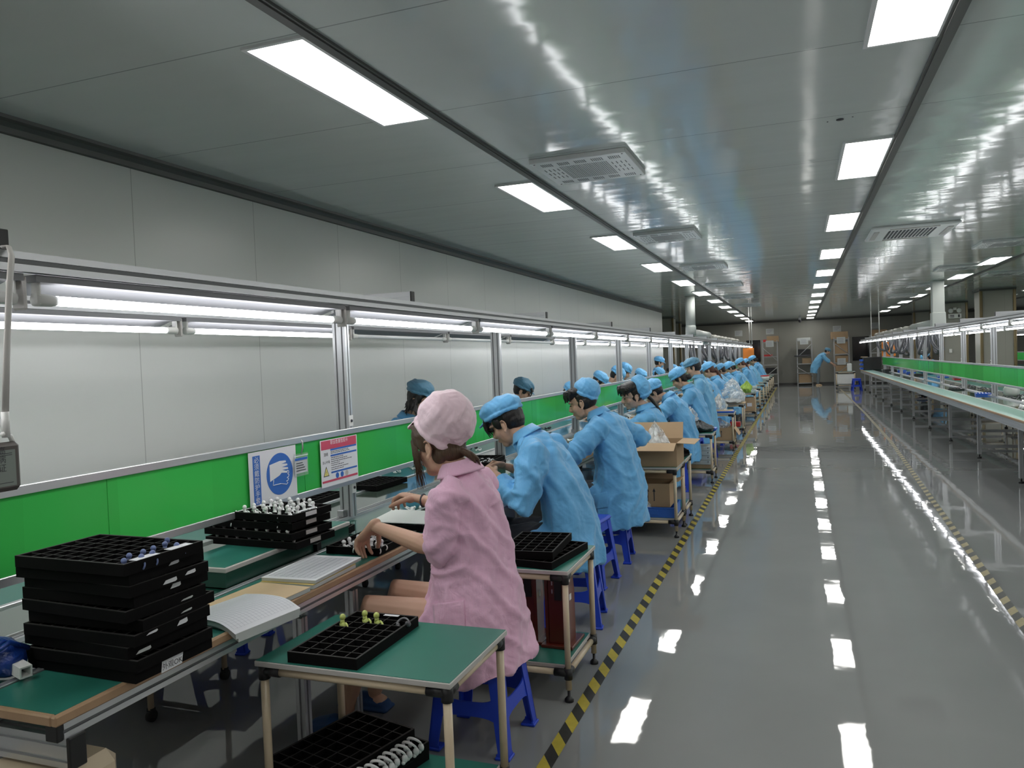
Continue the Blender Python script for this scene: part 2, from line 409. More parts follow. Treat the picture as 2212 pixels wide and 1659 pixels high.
def slot_section(w, h, nw, nh, sw=0.009, sd=0.008):
    """outline of a slotted aluminium extrusion, w x h, nw/nh slots per side"""
    out = []
    def side(p, d, nrm, L, n):
        pts = [p]
        for i in range(n):
            c = L * (i + .5) / n
            for a, b in ((c - sw / 2, 0), (c - sw / 2, sd), (c + sw / 2, sd), (c + sw / 2, 0)): pts.append((p[0] + d[0] * a - nrm[0] * b, p[1] + d[1] * a - nrm[1] * b))
        return pts
    out += side((-w / 2, -h / 2), (1, 0), (0, -1), w, nw)
    out += side((w / 2, -h / 2), (0, 1), (1, 0), h, nh)
    out += side((w / 2, h / 2), (-1, 0), (0, 1), w, nw)
    out += side((-w / 2, h / 2), (0, -1), (-1, 0), h, nh)
    return out
SEC40 = slot_section(.04, .04, 1, 1)
SEC4080 = slot_section(.04, .08, 1, 2)
SEC8040 = slot_section(.08, .04, 2, 1)

def text_mesh(body, size, align='CENTER', ext=0.0):
    cu = bpy.data.curves.new('lettering', 'FONT'); cu.body = body; cu.size = size
    cu.align_x = align; cu.align_y = 'CENTER'; cu.extrude = ext; cu.resolution_u = 3
    o = bpy.data.objects.new('lettering', cu); COL.objects.link(o)
    bpy.context.view_layer.update()
    me = bpy.data.meshes.new_from_object(o.evaluated_get(bpy.context.evaluated_depsgraph_get()))
    bpy.data.objects.remove(o); bpy.data.curves.remove(cu)
    return me
AISLE = Matrix(((0, 0, 1), (1, 0, 0), (0, 1, 0))).to_4x4()      # local x -> +Y, y -> +Z, faces +X
SOUTH = Matrix(((1, 0, 0), (0, 0, -1), (0, 1, 0))).to_4x4()     # local x -> +X, y -> +Z, faces -Y
def lettering(body, size, m, parent, M, name='lettering', align='CENTER', ext=0.0):
    me = text_mesh(body, size, align, ext); me.transform(M); me.materials.clear(); me.materials.append(m)
    return raw(name, me, parent)

# ------------------------------------------------------------------ the room
YE = 37.5
HC = 2.95
WX = -3.93
structure(MB().box(-5.6, 13.2, -4.2, YE + .2, -.12, 0), 'floor', M_floor)
structure(MB().box(-5.6, 13.2, -4.2, YE + .2, HC, HC + .12), 'ceiling', M_ceil)
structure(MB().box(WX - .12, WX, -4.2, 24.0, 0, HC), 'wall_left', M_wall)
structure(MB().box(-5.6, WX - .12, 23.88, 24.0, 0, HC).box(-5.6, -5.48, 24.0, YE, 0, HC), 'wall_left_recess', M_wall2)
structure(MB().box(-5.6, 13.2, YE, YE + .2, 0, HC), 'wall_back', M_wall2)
structure(MB().box(13.08, 13.2, -4.2, YE, 0, HC), 'wall_right', M_wall)
structure(MB().box(-5.6, 13.2, -4.2, -4.08, 0, HC), 'wall_front', M_wall)
def coved(poly_scale, x, y0, y1):
    pts = [(0, 0), (.075, 0), (.07, -.018), (.045, -.028), (.028, -.05), (.02, -.08), (0, -.085)]
    return MB().prism([(a * poly_scale, b) for a, b in pts], (x, y0, HC), (x, y1, HC), (1, 0, 0), (0, 0, 1))
structure(coved(1, WX, -4.0, 24.0), 'trim_1', M_track)
structure(MB().box(-5.48, 13, YE - .06, YE, HC - .07, HC), 'trim_2', M_track)
structure(MB().box(-5.48, 13, YE - .03, YE, 0, .09), 'baseboard_back', M_track)
for i, x in enumerate((-1.87, .66, 3.40, 6.6)):
    mb = MB().box(x - .032, x + .032, -4, YE - .06, HC - .014, HC)
    mb.box(x - .018, x + .018, -4, YE - .06, HC - .020, HC - .014)
    structure(mb, 'trim_%d' % (i + 3), M_track)
# boxed pillars with bronze corner beads
def pillar(name, x0, x1, y0, y1):
    mb = MB().box(x0, x1, y0, y1, 0, HC)
    for x in (x0, x1):
        for y in (y0,): mb.box(x - .035, x + .035, y - .035, y + .035, 0, HC, .012, 1)
    mb.box(x0 - .04, x1 + .04, y0 - .04, y1 + .04, HC - .05, HC, 0, 2)
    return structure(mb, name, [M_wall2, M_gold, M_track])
pillar('pillar_1', 4.45, 5.2, 23.2, 24.0)
pillar('pillar_2', 4.45, 5.15, 29.0, 29.8)
pillar('pillar_3', -4.9, -4.3, 28.6, 29.3)
pillar('pillar_4', -5.48, -4.75, 33.5, 34.1)
pillar('pillar_5', 4.4, 5.0, 35.3, 35.9)

# floor tape
def tape(name, label, pts, w, m):
    mb = MB()
    vs = []; fs = []
    for i, (x, y) in enumerate(pts): vs += [(x - w / 2, y, .0015), (x + w / 2, y, .0015)]
    for i in range(len(pts) - 1): fs.append((2 * i, 2 * i + 1, 2 * i + 3, 2 * i + 2))
    mb.add(vs, fs)
    return tag(build(mb, name, m, fixn=False), label, 'floor tape')
tape('hazard_tape', 'yellow and black striped hazard tape on the floor along the left line', [(-.955, 0.5), (-.955, 12), (-.96, 35)], .058, M_tapeL)
tape('hazard_tape', 'worn pale striped hazard tape on the floor along the right line', [(.98, 1.5), (1.10, 4.7), (1.225, 9.4), (1.36, 14), (1.42, 20), (1.44, 33)], .055, M_tapeR)

# ------------------------------------------------------------------ ceiling lights and vents
def ceiling_light():
    t = thing('ceiling_light', '', 'ceiling light')
    w, L = .30, 1.2
    f = MB()
    for a in ((-w / 2 - .012, -w / 2 + .008, -L / 2 - .012, L / 2 + .012), (w / 2 - .008, w / 2 + .012, -L / 2 - .012, L / 2 + .012), (-w / 2 + .008, w / 2 - .008, -L / 2 - .012, -L / 2 + .008), (-w / 2 + .008, w / 2 - .008, L / 2 - .008, L / 2 + .012)):
        f.box(*a, -.012, 0)
    build(f, 'frame', M_white, t)
    build(MB().box(-w / 2 + .008, w / 2 - .008, -L / 2 + .008, L / 2 - .008, -.007, -.001), 'diffuser', M_panel, t)
    return t
rows = [(-2.065, 'above the left line', -2, 11), (.475, 'above the middle aisle', -2, 11), (3.14, 'above the right line', -1, 10), (5.9, 'beyond the right line', -1, 9), (8.6, 'far right of the room', 0, 8)]
cl0 = None
for x, where, k0, k1 in rows:
    for k in range(k0, k1 + 1):
        y = 3.40 + 2.98 * k
        if y > YE - 1: continue
        lab = 'bright white rectangular ceiling panel light in the row ' + where
        if x < -2 and k == 0: lab = 'nearest and largest white ceiling panel light, above the left line'
        if x < -2 and k == 1: lab = 'second ceiling panel light of the left row, beside the perforated vent panel'
        if .4 < x < .5 and k == 0: lab = 'ceiling panel light cut off by the top edge of the picture'
        if .4 < x < .5 and k == 1: lab = 'second ceiling panel light of the middle row, below the small ceiling hole'
        g = 'panel lights in the ceiling row ' + where
        if cl0 is None: cl0 = ceiling_light(); o = cl0
        else: o = dup(cl0)
        o.location = (x, y, HC); o['label'] = lab; o['group'] = g

def vent():
    t = thing('ceiling_vent', '', 'ceiling vent')
    w, L = .68, .72
    build(MB().box(-w / 2, w / 2, -L / 2, L / 2, -.035, 0, .004), 'cover', M_white, t)
    s = MB()
    z0, z1 = -.0365, -.034
    for i in range(5):
        for sgn in (-1, 1):
            cx = -w / 2 + .10 + i * (w - .2) / 4
            for k in range(6): s.box(cx - .035 + k * .014, cx - .035 + k * .014 + .006, sgn * .27 - .035, sgn * .27 + .035, z0, z1)
    for sgn in (-1, 1):
        for j in range(3):
            for k in range(4): s.box(sgn * .245 - .05 + k * .032, sgn * .245 - .05 + k * .032 + .006, -.15 + j * .11, -.15 + j * .11 + .06, z0, z1)
    build(s, 'slot', M_aludark, t)
    g = MB()
    for i in range(24):
        for j in range(24): g.box(-.17 + i * .0145, -.17 + i * .0145 + .006, -.19 + j * .0162, -.19 + j * .0162 + .006, z0, z1)
    build(g, 'perforated_grille', M_aludark, t)
    for sx in (-1, 1):
        for sy in (-1, 1): build(MB().cyl((sx * (w / 2 - .03), sy * (L / 2 - .03), -.037), (sx * (w / 2 - .03), sy * (L / 2 - .03), -.033), .006, 8), 'screw', M_ink, t)
    return t
v0 = vent()
vl = ['nearest white perforated ceiling vent, beside the dark track', 'second perforated ceiling vent from the camera, over the left line']
for k, (x, y) in enumerate([(-1.39, 5.52), (-1.39, 9.12), (-1.38, 12.63), (-1.38, 16.3), (-1.38, 20), (-1.38, 24)]):
    o = v0 if k == 0 else dup(v0)
    o.location = (x, y, HC); o['label'] = vl[k] if k < 2 else 'distant white perforated ceiling vent seen almost edge-on above the left line'
    o['group'] = 'perforated ceiling vents above the left line'
for k, (x, y) in enumerate([(2.72, 12.6), (2.72, 16.1), (2.72, 20.0), (3.9, 18.2), (2.72, 24)]):
    dup(v0, (x, y, HC), label='white ceiling vent panel beyond the cassette, above the right line', group='ceiling vents above the right line')
t = thing('air_conditioner', 'white ceiling cassette air conditioner with a dark slotted grille', 'air conditioner', (1.29, 10.55, HC))
build(MB().box(-.46, .46, -.55, .55, -.035, 0, .012), 'cover', M_white, t)
g = MB()
for k in range(13): g.box(-.26 + k * .04, -.26 + k * .04 + .022, -.34, .34, -.039, -.03)
build(g, 'grille', M_ink, t)
for s in (-1, 1):
    build(MB().box(s * .39 - .03, s * .39 + .03, -.34, .34, -.042, -.034, .003), 'louvre', M_edge, t)
    build(MB().box(-.26, .26, s * .46 - .03, s * .46 + .03, -.042, -.034, .003), 'louvre', M_edge, t)
tag(build(MB().cyl((.27, 5.2, HC - .004), (.27, 5.2, HC + .001), .022, 20).cyl((.20, 5.22, HC - .002), (.20, 5.22, HC + .001), .005, 8).cyl((.34, 5.18, HC - .002), (.34, 5.18, HC + .001), .005, 8), 'ceiling_hole', M_ink), 'small dark round hole with two screw holes in the ceiling', 'ceiling hole')
t = thing('security_camera', 'small dome camera hanging from the ceiling at the back wall', 'camera', (.05, 36.6, HC))
build(MB().cyl((0, 0, -.05), (0, 0, 0), .05), 'base', M_white, t); build(MB().ell((0, 0, -.1), (.06, .06, .07)), 'dome', M_ink, t)
# ------------------------------------------------------------------ assembly lines
def X_(xe, s, d): return xe + s * d
def bench_line(xe, s, y0, y1, legs, top_mat, label, far_bench=True):
    X = lambda d: xe + s * d
    def bx(mb, d0, d1, a, b, z0, z1, c=0.0, mi=0):
        x0, x1 = sorted((X(d0), X(d1))); return mb.box(x0, x1, a, b, z0, z1, c, mi)
    t = thing('workbench', label, 'workbench', ((X(0) + X(1.4)) / 2, (y0 + y1) / 2, 0))
    def B(mb, name, m): 
        o = build(mb, name, m, t); o.location = (-t.location[0], -t.location[1], 0); return o
    for dd, nm in ((0, 0), (1, 1)):
        f = (lambda d: d) if not nm else (lambda d: 1.38 - d)
        B(bx(MB(), f(.018), f(.315), y0 + .018, y1, .704, .7205) if not nm else bx(MB(), f(.315), f(.018), y0 + .018, y1, .704, .7205), 'tabletop', M_green if (nm or s < 0) else top_mat)
        e = MB(); bx(e, f(0), f(.018), y0, y1, .695, .722, .004) if not nm else bx(e, f(.018), f(0), y0, y1, .695, .722, .004)
        bx(e, min(f(.018), f(.315)), max(f(.018), f(.315)), y0, y0 + .018, .695, .722, .004)
        B(e, 'edge_strip', M_wood)
        xb = X(f(.030))
        zb = .652 if s > 0 else .672
        B(MB().prism(SEC4080 if s > 0 else SEC40, (xb, y0 + .03, zb), (xb, y1, zb), (1, 0, 0), (0, 0, 1)), 'beam', M_alu)
        B(MB().box(xb - .0165, xb + .0165, y0 + .031, y1, zb - .003, zb + .003), 'slot_shade_strip', M_aludark)  # dark strip added in the slot to stand in for its shade
        xb2 = X(f(.30))
        B(MB().prism(SEC40, (xb2, y0 + .03, .672), (xb2, y1, .672), (1, 0, 0), (0, 0, 1)), 'beam', M_alu)
    # end cap and cross rail at the near end
    for q in ((.010, .052, y0 + .010, y0 + .03, .612 if s > 0 else .65, .694), (1.33, 1.37, y0 + .010, y0 + .03, .612, .692), (.0, .014, y0 + .035, y0 + .085, .568, .652)): B(bx(MB(), *q, .003), 'end_cap', M_blackpl)
    B(MB().prism(SEC4080, (X(.014), y0 + .06, .610), (X(1.33), y0 + .06, .610), (0, 1, 0), (0, 0, 1)), 'cross_rail', M_alu)
    leg = None; foot = None; rail = None
    for k, y in enumerate(legs):
        for d in (.075, 1.305):
            if leg is None:
                leg = build(MB().prism(SEC40, (0, 0, .055), (0, 0, .612), (1, 0, 0), (0, 1, 0)), 'leg', M_alu, t)
                foot = build(MB().cyl((0, 0, .02), (0, 0, .055), .008).cyl((0, 0, 0), (0, 0, .022), .028), 'foot', M_blackpl, leg)
                L = leg
            else: L = dup(leg, parent=t)
            L.location = (X(d) - t.location[0], y - t.location[1], 0)
        if s > 0:
            r = MB().prism(SEC40, (X(.095), y, .16), (X(1.285), y, .16), (0, 1, 0), (0, 0, 1))
            B(r, 'stretcher', M_alu)
    for d in ((.93,) if s > 0 else ()):
        mb = MB().prism(SEC40, (X(d), legs[0], .30), (X(d), legs[-1], .30), (1, 0, 0), (0, 0, 1)); B(mb, 'stretcher', M_alu)
    mid = MB()
    return t

def conveyor(xe, s, y0, y1, label):
    X = lambda d: xe + s * d
    t = thing('conveyor', label, 'conveyor', (X(.69), (y0 + y1) / 2, 0))
    def B(mb, name, m):
        o = build(mb, name, m, t); o.location = (-t.location[0], -t.location[1], 0); return o
    def bx(d0, d1, z0, z1, c=0.0):
        x0, x1 = sorted((X(d0), X(d1))); return MB().box(x0, x1, y0, y1, z0, z1, c)
    B(bx(.345, .625, .700, .716), 'belt', M_belt)
    B(bx(.665, 1.035, .700, .716), 'belt', M_belt2)
    for a, b in ((.318, .345), (1.035, 1.062)): B(bx(a, b, .66, .725, .002), 'side_rail', M_alu)
    B(MB().prism(SEC4080, (X(.645), y0, .69), (X(.645), y1, .69), (1, 0, 0), (0, 0, 1)), 'centre_rail', M_alu)
    for d in (.655,):
        B(bx(d + .012, d + .02, .728, .736), 'guide_strip', M_white)
    B(bx(.33, 1.05, .62, .66), 'belt_bed', M_aludark)
    return t

def gantry(xe, s, y0, y1, posts, label):
    X = lambda d: xe + s * d
    t = thing('lamp_gantry', label, 'lamp gantry', (X(.64), (y0 + y1) / 2, .73))
    T = t.location
    def B(mb, name, m):
        o = build(mb, name, m, t); o.location = (-T[0], -T[1], -T[2]); return o
    for d in (.155, 1.10):
        B(MB().prism(SEC4080 if 0 else slot_section(.04, .05, 1, 1, .013, .009), (X(d), y0, 1.858), (X(d), y1, 1.858), (1, 0, 0), (0, 0, 1)), 'beam', M_alu)
        B(MB().box(X(d) - .0185, X(d) + .0185, y0, y1, 1.8525, 1.8635), 'slot_shade_strip', M_aludark)  # dark insert painted as the shade inside the beam slots
    P = A = None
    for y in posts:
        if P is None:
            P = build(MB().prism(SEC8040, (0, 0, 0), (0, 0, 1.152), (1, 0, 0), (0, 1, 0)), 'post', M_alu, t)
            build(MB().box(.041 * -s - .003, .041 * -s + .003, -.02, .02, .50, .56, .001).box(.041 * -s - .003, .041 * -s + .003, -.02, .02, .13, .19, .001), 'clamp_plate', M_plast, P)
            build(MB().box(-.0385, .0385, -.0035, .0035, 0, 1.152).box(-.0235, -.0165, -.0185, .0185, 0, 1.152).box(.0165, .0235, -.0185, .0185, 0, 1.152), 'slot_shade_strip', M_aludark, P)  # dark inserts painted as the shade inside the post slots
            build(MB().cyl((.041 * -s - .008, 0, .53), (.041 * -s + .008, 0, .53), .008, 8).cyl((.041 * -s - .008, 0, .16), (.041 * -s + .008, 0, .16), .008, 8), 'bolt', M_ink, P)
            build(MB().box(-.04, .0, -.055, -.021, 0.0, .04, .003), 'foot_bracket', M_metal, P)
            A = build(MB().prism(slot_section(.04, .06, 1, 1), (-.52, 0, 1.184), (.52, 0, 1.184), (0, 1, 0), (0, 0, 1)), 'cross_arm', M_alu, t)
            e = MB().box(-.527, -.52, -.021, .021, 1.153, 1.215, .002); build(e, 'end_cap', M_blackpl, A)
            e = MB().box(.52, .527, -.021, .021, 1.153, 1.215, .002); build(e, 'end_cap', M_blackpl, A)
            p, a = P, A
        else: p, a = dup(P, parent=t), dup(A, parent=t)
        p.location = (0, y - T[1], 0); a.location = (X(.155 + .035 + .52) - T[0], y - T[1], .0)
    return t

def divider(xe, s, y0, y1, label, faces=1):
    X = lambda d: xe + s * d
    xc = X(.585)
    t = thing('divider_screen', label, 'screen', (xc, (y0 + y1) / 2, .92))
    T = t.location
    def B(mb, name, m):
        o = build(mb, name, m, t); o.location = (-T[0], -T[1], -T[2]); return o
    B(MB().box(xc - .012, xc + .012, y0, y1, 1.192, 1.222, .002), 'top_rail', M_alu)
    B(MB().box(xc - .012, xc + .012, y0, y1, .918, .948, .002), 'bottom_rail', M_alu)
    y = y0; k = 0
    while y < y1 - .1:
        ye = min(y + 1.165, y1)
        B(MB().box(xc - .003, xc + .003, y + .003, ye - .001, .948, 1.192), 'panel', M_gpanel)
        y = ye
    return t

def lamp_fixture(s):
    t = thing('tube_lamp', '', 'tube lamp')
    L = 1.43
    # reflector wings, sockets, tube (origin on the tube axis, y = 0 in the middle)
    r = MB()
    pts = [(-.105, .022), (-.03, .046), (.024, .046), (.024, .049), (-.03, .049), (-.105, .025)]
    r.prism(pts, (0, -L / 2 - .02, 0), (0, L / 2 + .02, 0), (1, 0, 0), (0, 0, 1)); r.box(-.025, .025, -L / 2 - .03, L / 2 + .03, .045, .064)
    build(r, 'reflector', M_refl, t)
    tb = build(MB().cyl((0, -L / 2 + .045, 0), (0, L / 2 - .045, 0), .0135, 14), 'tube', M_tube, t)
    for sg in (-1, 1):
        y = sg * (L / 2)
        h = MB().tube([(0, y - sg * .05, 0), (0, y - sg * .03, 0), (0, y + sg * .018, 0)], [.0125, .0165, .018], 12).box(-.014, .014, y - .006 + sg * .012, y + .006 + sg * .012, -.016, .05, .004)
        build(h, 'lamp_holder', M_plast, t)
        if sg == 1:
            build(MB().box(-.025, .025, y + .030, y + .040, -.03, .06, .006), 'hanger_bracket', M_edge, t)
    return t
LF = None; LFoff = None
def lamps(xe, s, j0, j1, line):
    global LF, LFoff
    for row, d in (('aisle', .175), ('inner', 1.10)):
        for j in range(j0, j1 + 1):
            y = 1.48 + 1.525 * j + .76
            if y > 34.3: continue
            off = (s < 0 and row == 'inner' and j in (2, 3, 4)) or (s < 0 and row == 'aisle' and j == 10)
            if LF is None:
                LF = lamp_fixture(s); o = LF
            elif off:
                if LFoff is None:
                    LFoff = dup(LF)
                    for c in LFoff.children:
                        if c.name.startswith('tube'): c.data = c.data.copy(); c.data.materials.clear(); c.data.materials.append(M_tubeoff)
                    o = LFoff
                else: o = dup(LFoff)
            else: o = dup(LF)
            o.location = (X_(xe, s, d), y, 1.766)
            o.scale = (-s, 1, 1)
            if s < 0 and row == 'aisle' and j == 0: o['label'] = 'nearest lit tube lamp of the left line, large at the left edge of the picture'; 
            elif off: o['label'] = 'unlit tube lamp under the %s beam of the left line' % ('aisle' if row == 'aisle' else 'wall side')
            else: o['label'] = 'lit tube lamp under the %s beam of the %s line' % ('aisle side' if row == 'aisle' else 'far side', line)
            o['group'] = ('unlit' if off else 'lit') + ' tube lamps, %s row of the %s line' % (row, line)

LX, RX = -1.735, 2.165
bench_line(LX, -1, 1.36, 34.4, [2.45, 2.81, 4.9, 7.2, 9.6, 11.9, 14.3, 16.6, 19, 21.3, 23.7, 26, 28.4, 31, 34], M_green, 'long green topped workbench of the left line with wooden edge and aluminium beam')
conveyor(LX, -1, 1.42, 34.4, 'glossy green two lane conveyor belt along the middle of the left line')
gantry(LX, -1, -.2, 34.4, [1.43] + [3.70 + 2.34 * k for k in range(0, 14)], 'aluminium lamp gantry with posts standing over the left line')
divider(LX, -1, .9, 34.2, 'bright green screen with aluminium rails along the left line')
lamps(LX, -1, -1, 21, 'left')
bench_line(RX, 1, 3.5, 32.5, [5.62, 7.74, 9.86, 11.97, 14.09, 16.23, 18.41, 20.53, 22.69, 24.89, 27.1, 29.3, 31.5], M_aqua, 'long empty pale topped workbench of the right line on aluminium legs')
conveyor(RX, 1, 3.5, 32.5, 'dark glossy conveyor belt along the middle of the right line')
gantry(RX, 1, 2.5, 34.0, [12.5 * 2.34 / 2.12 - 2.34 * 5 + 2.34 * k for k in range(0, 14)], 'aluminium lamp gantry standing over the right line')
divider(RX, 1, 3.0, 30.3, 'green screen with aluminium rails along the right line')
lamps(RX, 1, 1, 21, 'right')
# a third line beyond the pillars, only partly in view
bench_line(6.3, 1, 14, 33, [15, 18, 21, 24, 27, 30, 32.5], M_aqua, 'far workbench beyond the pillars at the right edge')
gantry(6.3, 1, 14, 33, [15 + 2.34 * k for k in range(8)], 'far lamp gantry beyond the pillars at the right edge')
divider(6.3, 1, 14, 33, 'far green screen beyond the pillars at the right edge')
for k in range(8, 21):
    o = dup(LF, (6.3 + .175, 1.48 + 1.525 * k + .76, 1.766), label='lit tube lamp of the far line beyond the pillars', group='tube lamps of the far line beyond the pillars')

# ------------------------------------------------------------------ ducts, hoses, rods
def duct_left():
    t = thing('air_duct', 'grey round air duct coming down from the ceiling into the left line', 'air duct', (-2.42, 18.9, HC))
    build(MB().cyl((0, 0, -.72), (0, 0, 0), .115, 28), 'pipe', M_duct, t)
    build(MB().tube([(0, 0, -.95), (0, 0, -.75), (0, 0, -.70)], [.125, .125, .115], 28), 'collar', M_duct, t)
    h = MB().tube([(0, .1, -.86), (0, 3.8, -.86)], .085, 18)
    build(h, 'pipe', M_plast, t)
    pts = []; rr = []
    for i in range(150):
        y = 3.7 + i * .075
        pts.append((.015 * math.sin(i * .9), y, -.93 + .012 * math.sin(i * 1.7))); rr.append(.07 + .022 * abs(math.sin(i * 1.27)) + .012 * math.sin(i * .37))
    build(MB().tube(pts, rr, 14), 'flexible_duct', M_foil, t)
duct_left()
t = thing('air_duct', 'square grey air duct coming down from the ceiling into the right line', 'air duct', (2.86, 19.2, HC))
build(MB().box(-.12, .12, -.12, .12, -.70, 0, .01), 'pipe', M_duct, t)
build(MB().box(-.135, .135, -.135, .135, -1.0, -.69, .01), 'collar', M_duct, t)
build(MB().tube([(0, .1, -.90), (0, 4.0, -.90)], .085, 18), 'pipe', M_duct, t)
pts = []; rr = []
for i in range(140):
    pts.append((.015 * math.sin(i * .9), 3.9 + i * .075, -.94 + .012 * math.sin(i * 1.7))); rr.append(.07 + .022 * abs(math.sin(i * 1.27)) + .012 * math.sin(i * .37))
build(MB().tube(pts, rr, 14), 'flexible_duct', M_foil, t)

def hose(seed):
    r = random.Random(seed)
    mb = MB(); pts = []; rr = []
    dy = r.uniform(.10, .22); dx = r.uniform(-.15, .15); h = r.uniform(.40, .60)
    for i in range(61):
        a = i / 60
        ang = PI * a
        pts.append((dx * math.sin(ang * 1.5), -dy * math.cos(ang) * (.6 + .4 * math.sin(ang)), -h * math.sin(ang) ** .7))
        rr.append(.033 + (.005 if i % 2 else -.003))
    mb.tube(pts, rr, 10)
    return mb.mesh('hose', M_hose, True)
hm = [hose(i) for i in range(5)]
for k in range(20):
    tag(raw('hanging_hose', hm[k % 5], loc=(-2.42 + rnd.uniform(-.15, .15), 19.6 + k * .7, 1.84), rot=(0, 0, rnd.uniform(-.7, .7))), 'dark corrugated hose hanging in a loop under the left gantry', 'hose', 'dark hoses hanging under the left gantry')
for k in range(18):
    tag(raw('hanging_hose', hm[(k + 2) % 5], loc=(2.86 + rnd.uniform(-.15, .15), 19.4 + k * .7, 1.84), rot=(0, 0, rnd.uniform(-.7, .7))), 'dark corrugated hose hanging in a loop under the right gantry', 'hose', 'dark hoses hanging under the right gantry')
for (x, y, z0) in ((-1.89, 33.0, 1.88), (-1.80, 33.0, 1.88), (2.62, 33.0, 1.88), (2.46, 28, 1.9)):
    side = 'left' if x < 0 else 'right'
    tag(build(MB().cyl((x, y, z0), (x, y, HC), .014, 10), 'ceiling_rod', M_plast), 'thin pale rod from the ceiling down to the far end of the %s line' % side, 'rod', 'thin rods above the %s line' % side)
for (x, y, s_) in ((-1.99, 33.7, 'left'), (2.95, 30.3, 'right')):
    tag(build(MB().box(x - .22, x + .22, y, y + .012, 1.22, 1.73, .002), 'orange_board', M_orange), 'orange sheet hanging at the far end of the %s line' % s_, 'board')
tag(build(MB().box(7.2, 8.0, 26.5, 26.52, 1.25, 1.72, .002), 'orange_board', M_orange), 'orange sheet seen through the far line at the right edge', 'board')

# ------------------------------------------------------------------ signs on the left screen
SXP = LX - .585 + .014       # just in front of the panel
def sign(name, label, y0, y1, z0, z1, tilt=0):
    t = thing(name, label, 'sign', (SXP, (y0 + y1) / 2, (z0 + z1) / 2))
    return t
def plate(mb, x, y0, y1, z0, z1, th=.0006): return mb.box(x, x + th, y0, y1, z0, z1)
t = sign('safety_sign', 'white sign with a blue disc of gloved hands on the green screen', 2.80, 3.155, .945, 1.19)
# printed sheet turned on its side, as in the photo
w, h = .345, .245
build(plate(MB(), 0, -w / 2, w / 2, -h / 2, h / 2), 'sheet', M_paper, t)
build(plate(MB(), .0008, -.145, -.095, -h / 2 + .006, h / 2 - .018), 'blue_band', M_signblue, t)
me = text_mesh('\u5fc5\n\u987b\n\u6234\n\u9632\n\u62a4\n\u624b\n\u5957', .034)
zs = [p.co.y for p in me.vertices]; zc = (max(zs) + min(zs)) / 2; k = .212 / (max(zs) - min(zs))
for p in me.vertices: p.co.y = (p.co.y - zc) * k; p.co.x *= 1.05
me.transform(Matrix.Translation((.0018, -.120, -.006)) @ AISLE); me.materials.clear(); me.materials.append(M_paper)
raw('lettering', me, t)
dsc = MB().prism([(.098 * math.cos(2 * PI * i / 48), .098 * math.sin(2 * PI * i / 48)) for i in range(48)], (.0008, .045, .0), (.0014, .045, .0), (0, 1, 0), (0, 0, 1))
build(dsc, 'blue_disc', M_signblue, t)
gl = MB()
outline = [(-.075, .045), (.0, .055), (.045, .052), (.048, .044), (.012, .040), (.055, .036), (.058, .028), (.014, .024), (.060, .018), (.062, .010), (.016, .010), (.055, .000), (.055, -.008), (.01, -.002), (-.005, -.012), (-.075, -.032)]
gl.prism([(a + .045, b + .005) for a, b in outline], (.0015, 0, 0), (.0022, 0, 0), (0, 1, 0), (0, 0, 1))
build(gl, 'glove_symbol', M_paper, t)
g2 = MB()
ln = [(-.05, -.028), (-.055, -.052), (0, -.052), (.045, -.062), (.055, -.056), (.045, -.046), (.058, -.044), (.062, -.036), (.05, -.032), (.064, -.026), (.066, -.018), (.055, -.014), (.066, -.008), (.064, 0), (.052, .004)]
for a, b in zip(ln[:-1], ln[1:]): g2.cyl((.0018, a[0] + .045, a[1] + .005), (.0018, b[0] + .045, b[1] + .005), .0016, 6)
build(g2, 'hand_symbol', M_paper, t)

t = sign('hazard_notice', 'white hazard notice with red header and blue bars on the green screen', 3.355, 3.705, .94, 1.185)
w, h = .35, .243
build(plate(MB(), 0, -w / 2, w / 2, -h / 2, h / 2), 'sheet', M_paper, t)
build(plate(MB(), .0008, -w / 2 + .008, w / 2 - .008, h / 2 - .050, h / 2 - .004).add([], []), 'red_header', M_signred, t)
build(plate(MB(), .0008, -w / 2 + .008, w / 2 - .008, -h / 2 + .022, -h / 2 + .033), 'red_footer', M_signred, t)
for z in (.067, .036, -.052): build(plate(MB(), .0008, -.085, w / 2 - .01, z - .005, z + .004), 'blue_bar', M_signblue, t)
lettering('\u804c\u4e1a\u5371\u5bb3\u544a\u77e5\u5361', .024, M_paper, t, Matrix.Translation((.0016, 0, .103)) @ AISLE)
lettering('\u9152\u7cbe', .02, M_ink, t, Matrix.Translation((.0016, -.128, .045)) @ AISLE)
lettering('\u5f53\u5fc3\u4e2d\u6bd2', .017, M_ink, t, Matrix.Translation((.0016, -.128, .005)) @ AISLE)
build(MB().prism([(-.026, -.022), (.026, -.022), (0, .03)], (.0008, -.13, -.045), (.0014, -.13, -.045), (0, 1, 0), (0, 0, 1)), 'warning_triangle', M_ink, t)
build(MB().prism([(-.020, -.018), (.020, -.018), (0, .022)], (.0015, -.13, -.045), (.0018, -.13, -.045), (0, 1, 0), (0, 0, 1)), 'warning_triangle', M_signyel, t)
lettering('!', .026, M_ink, t, Matrix.Translation((.0022, -.13, -.050)) @ AISLE)
tx = MB()
for z, n in ((.056, 11), (.048, 10), (.024, 7), (.014, 9), (.004, 11), (-.006, 6), (-.016, 8), (-.028, 10), (-.038, 7)):
    y = -.082
    for i in range(n):
        l = rnd.uniform(.008, .019)
        if y + l > w / 2 - .012: break
        plate(tx, .0009, y, y + l, z - .0016, z + .0016, .0004); y += l + .004
build(tx, 'small_print', M_ink, t)
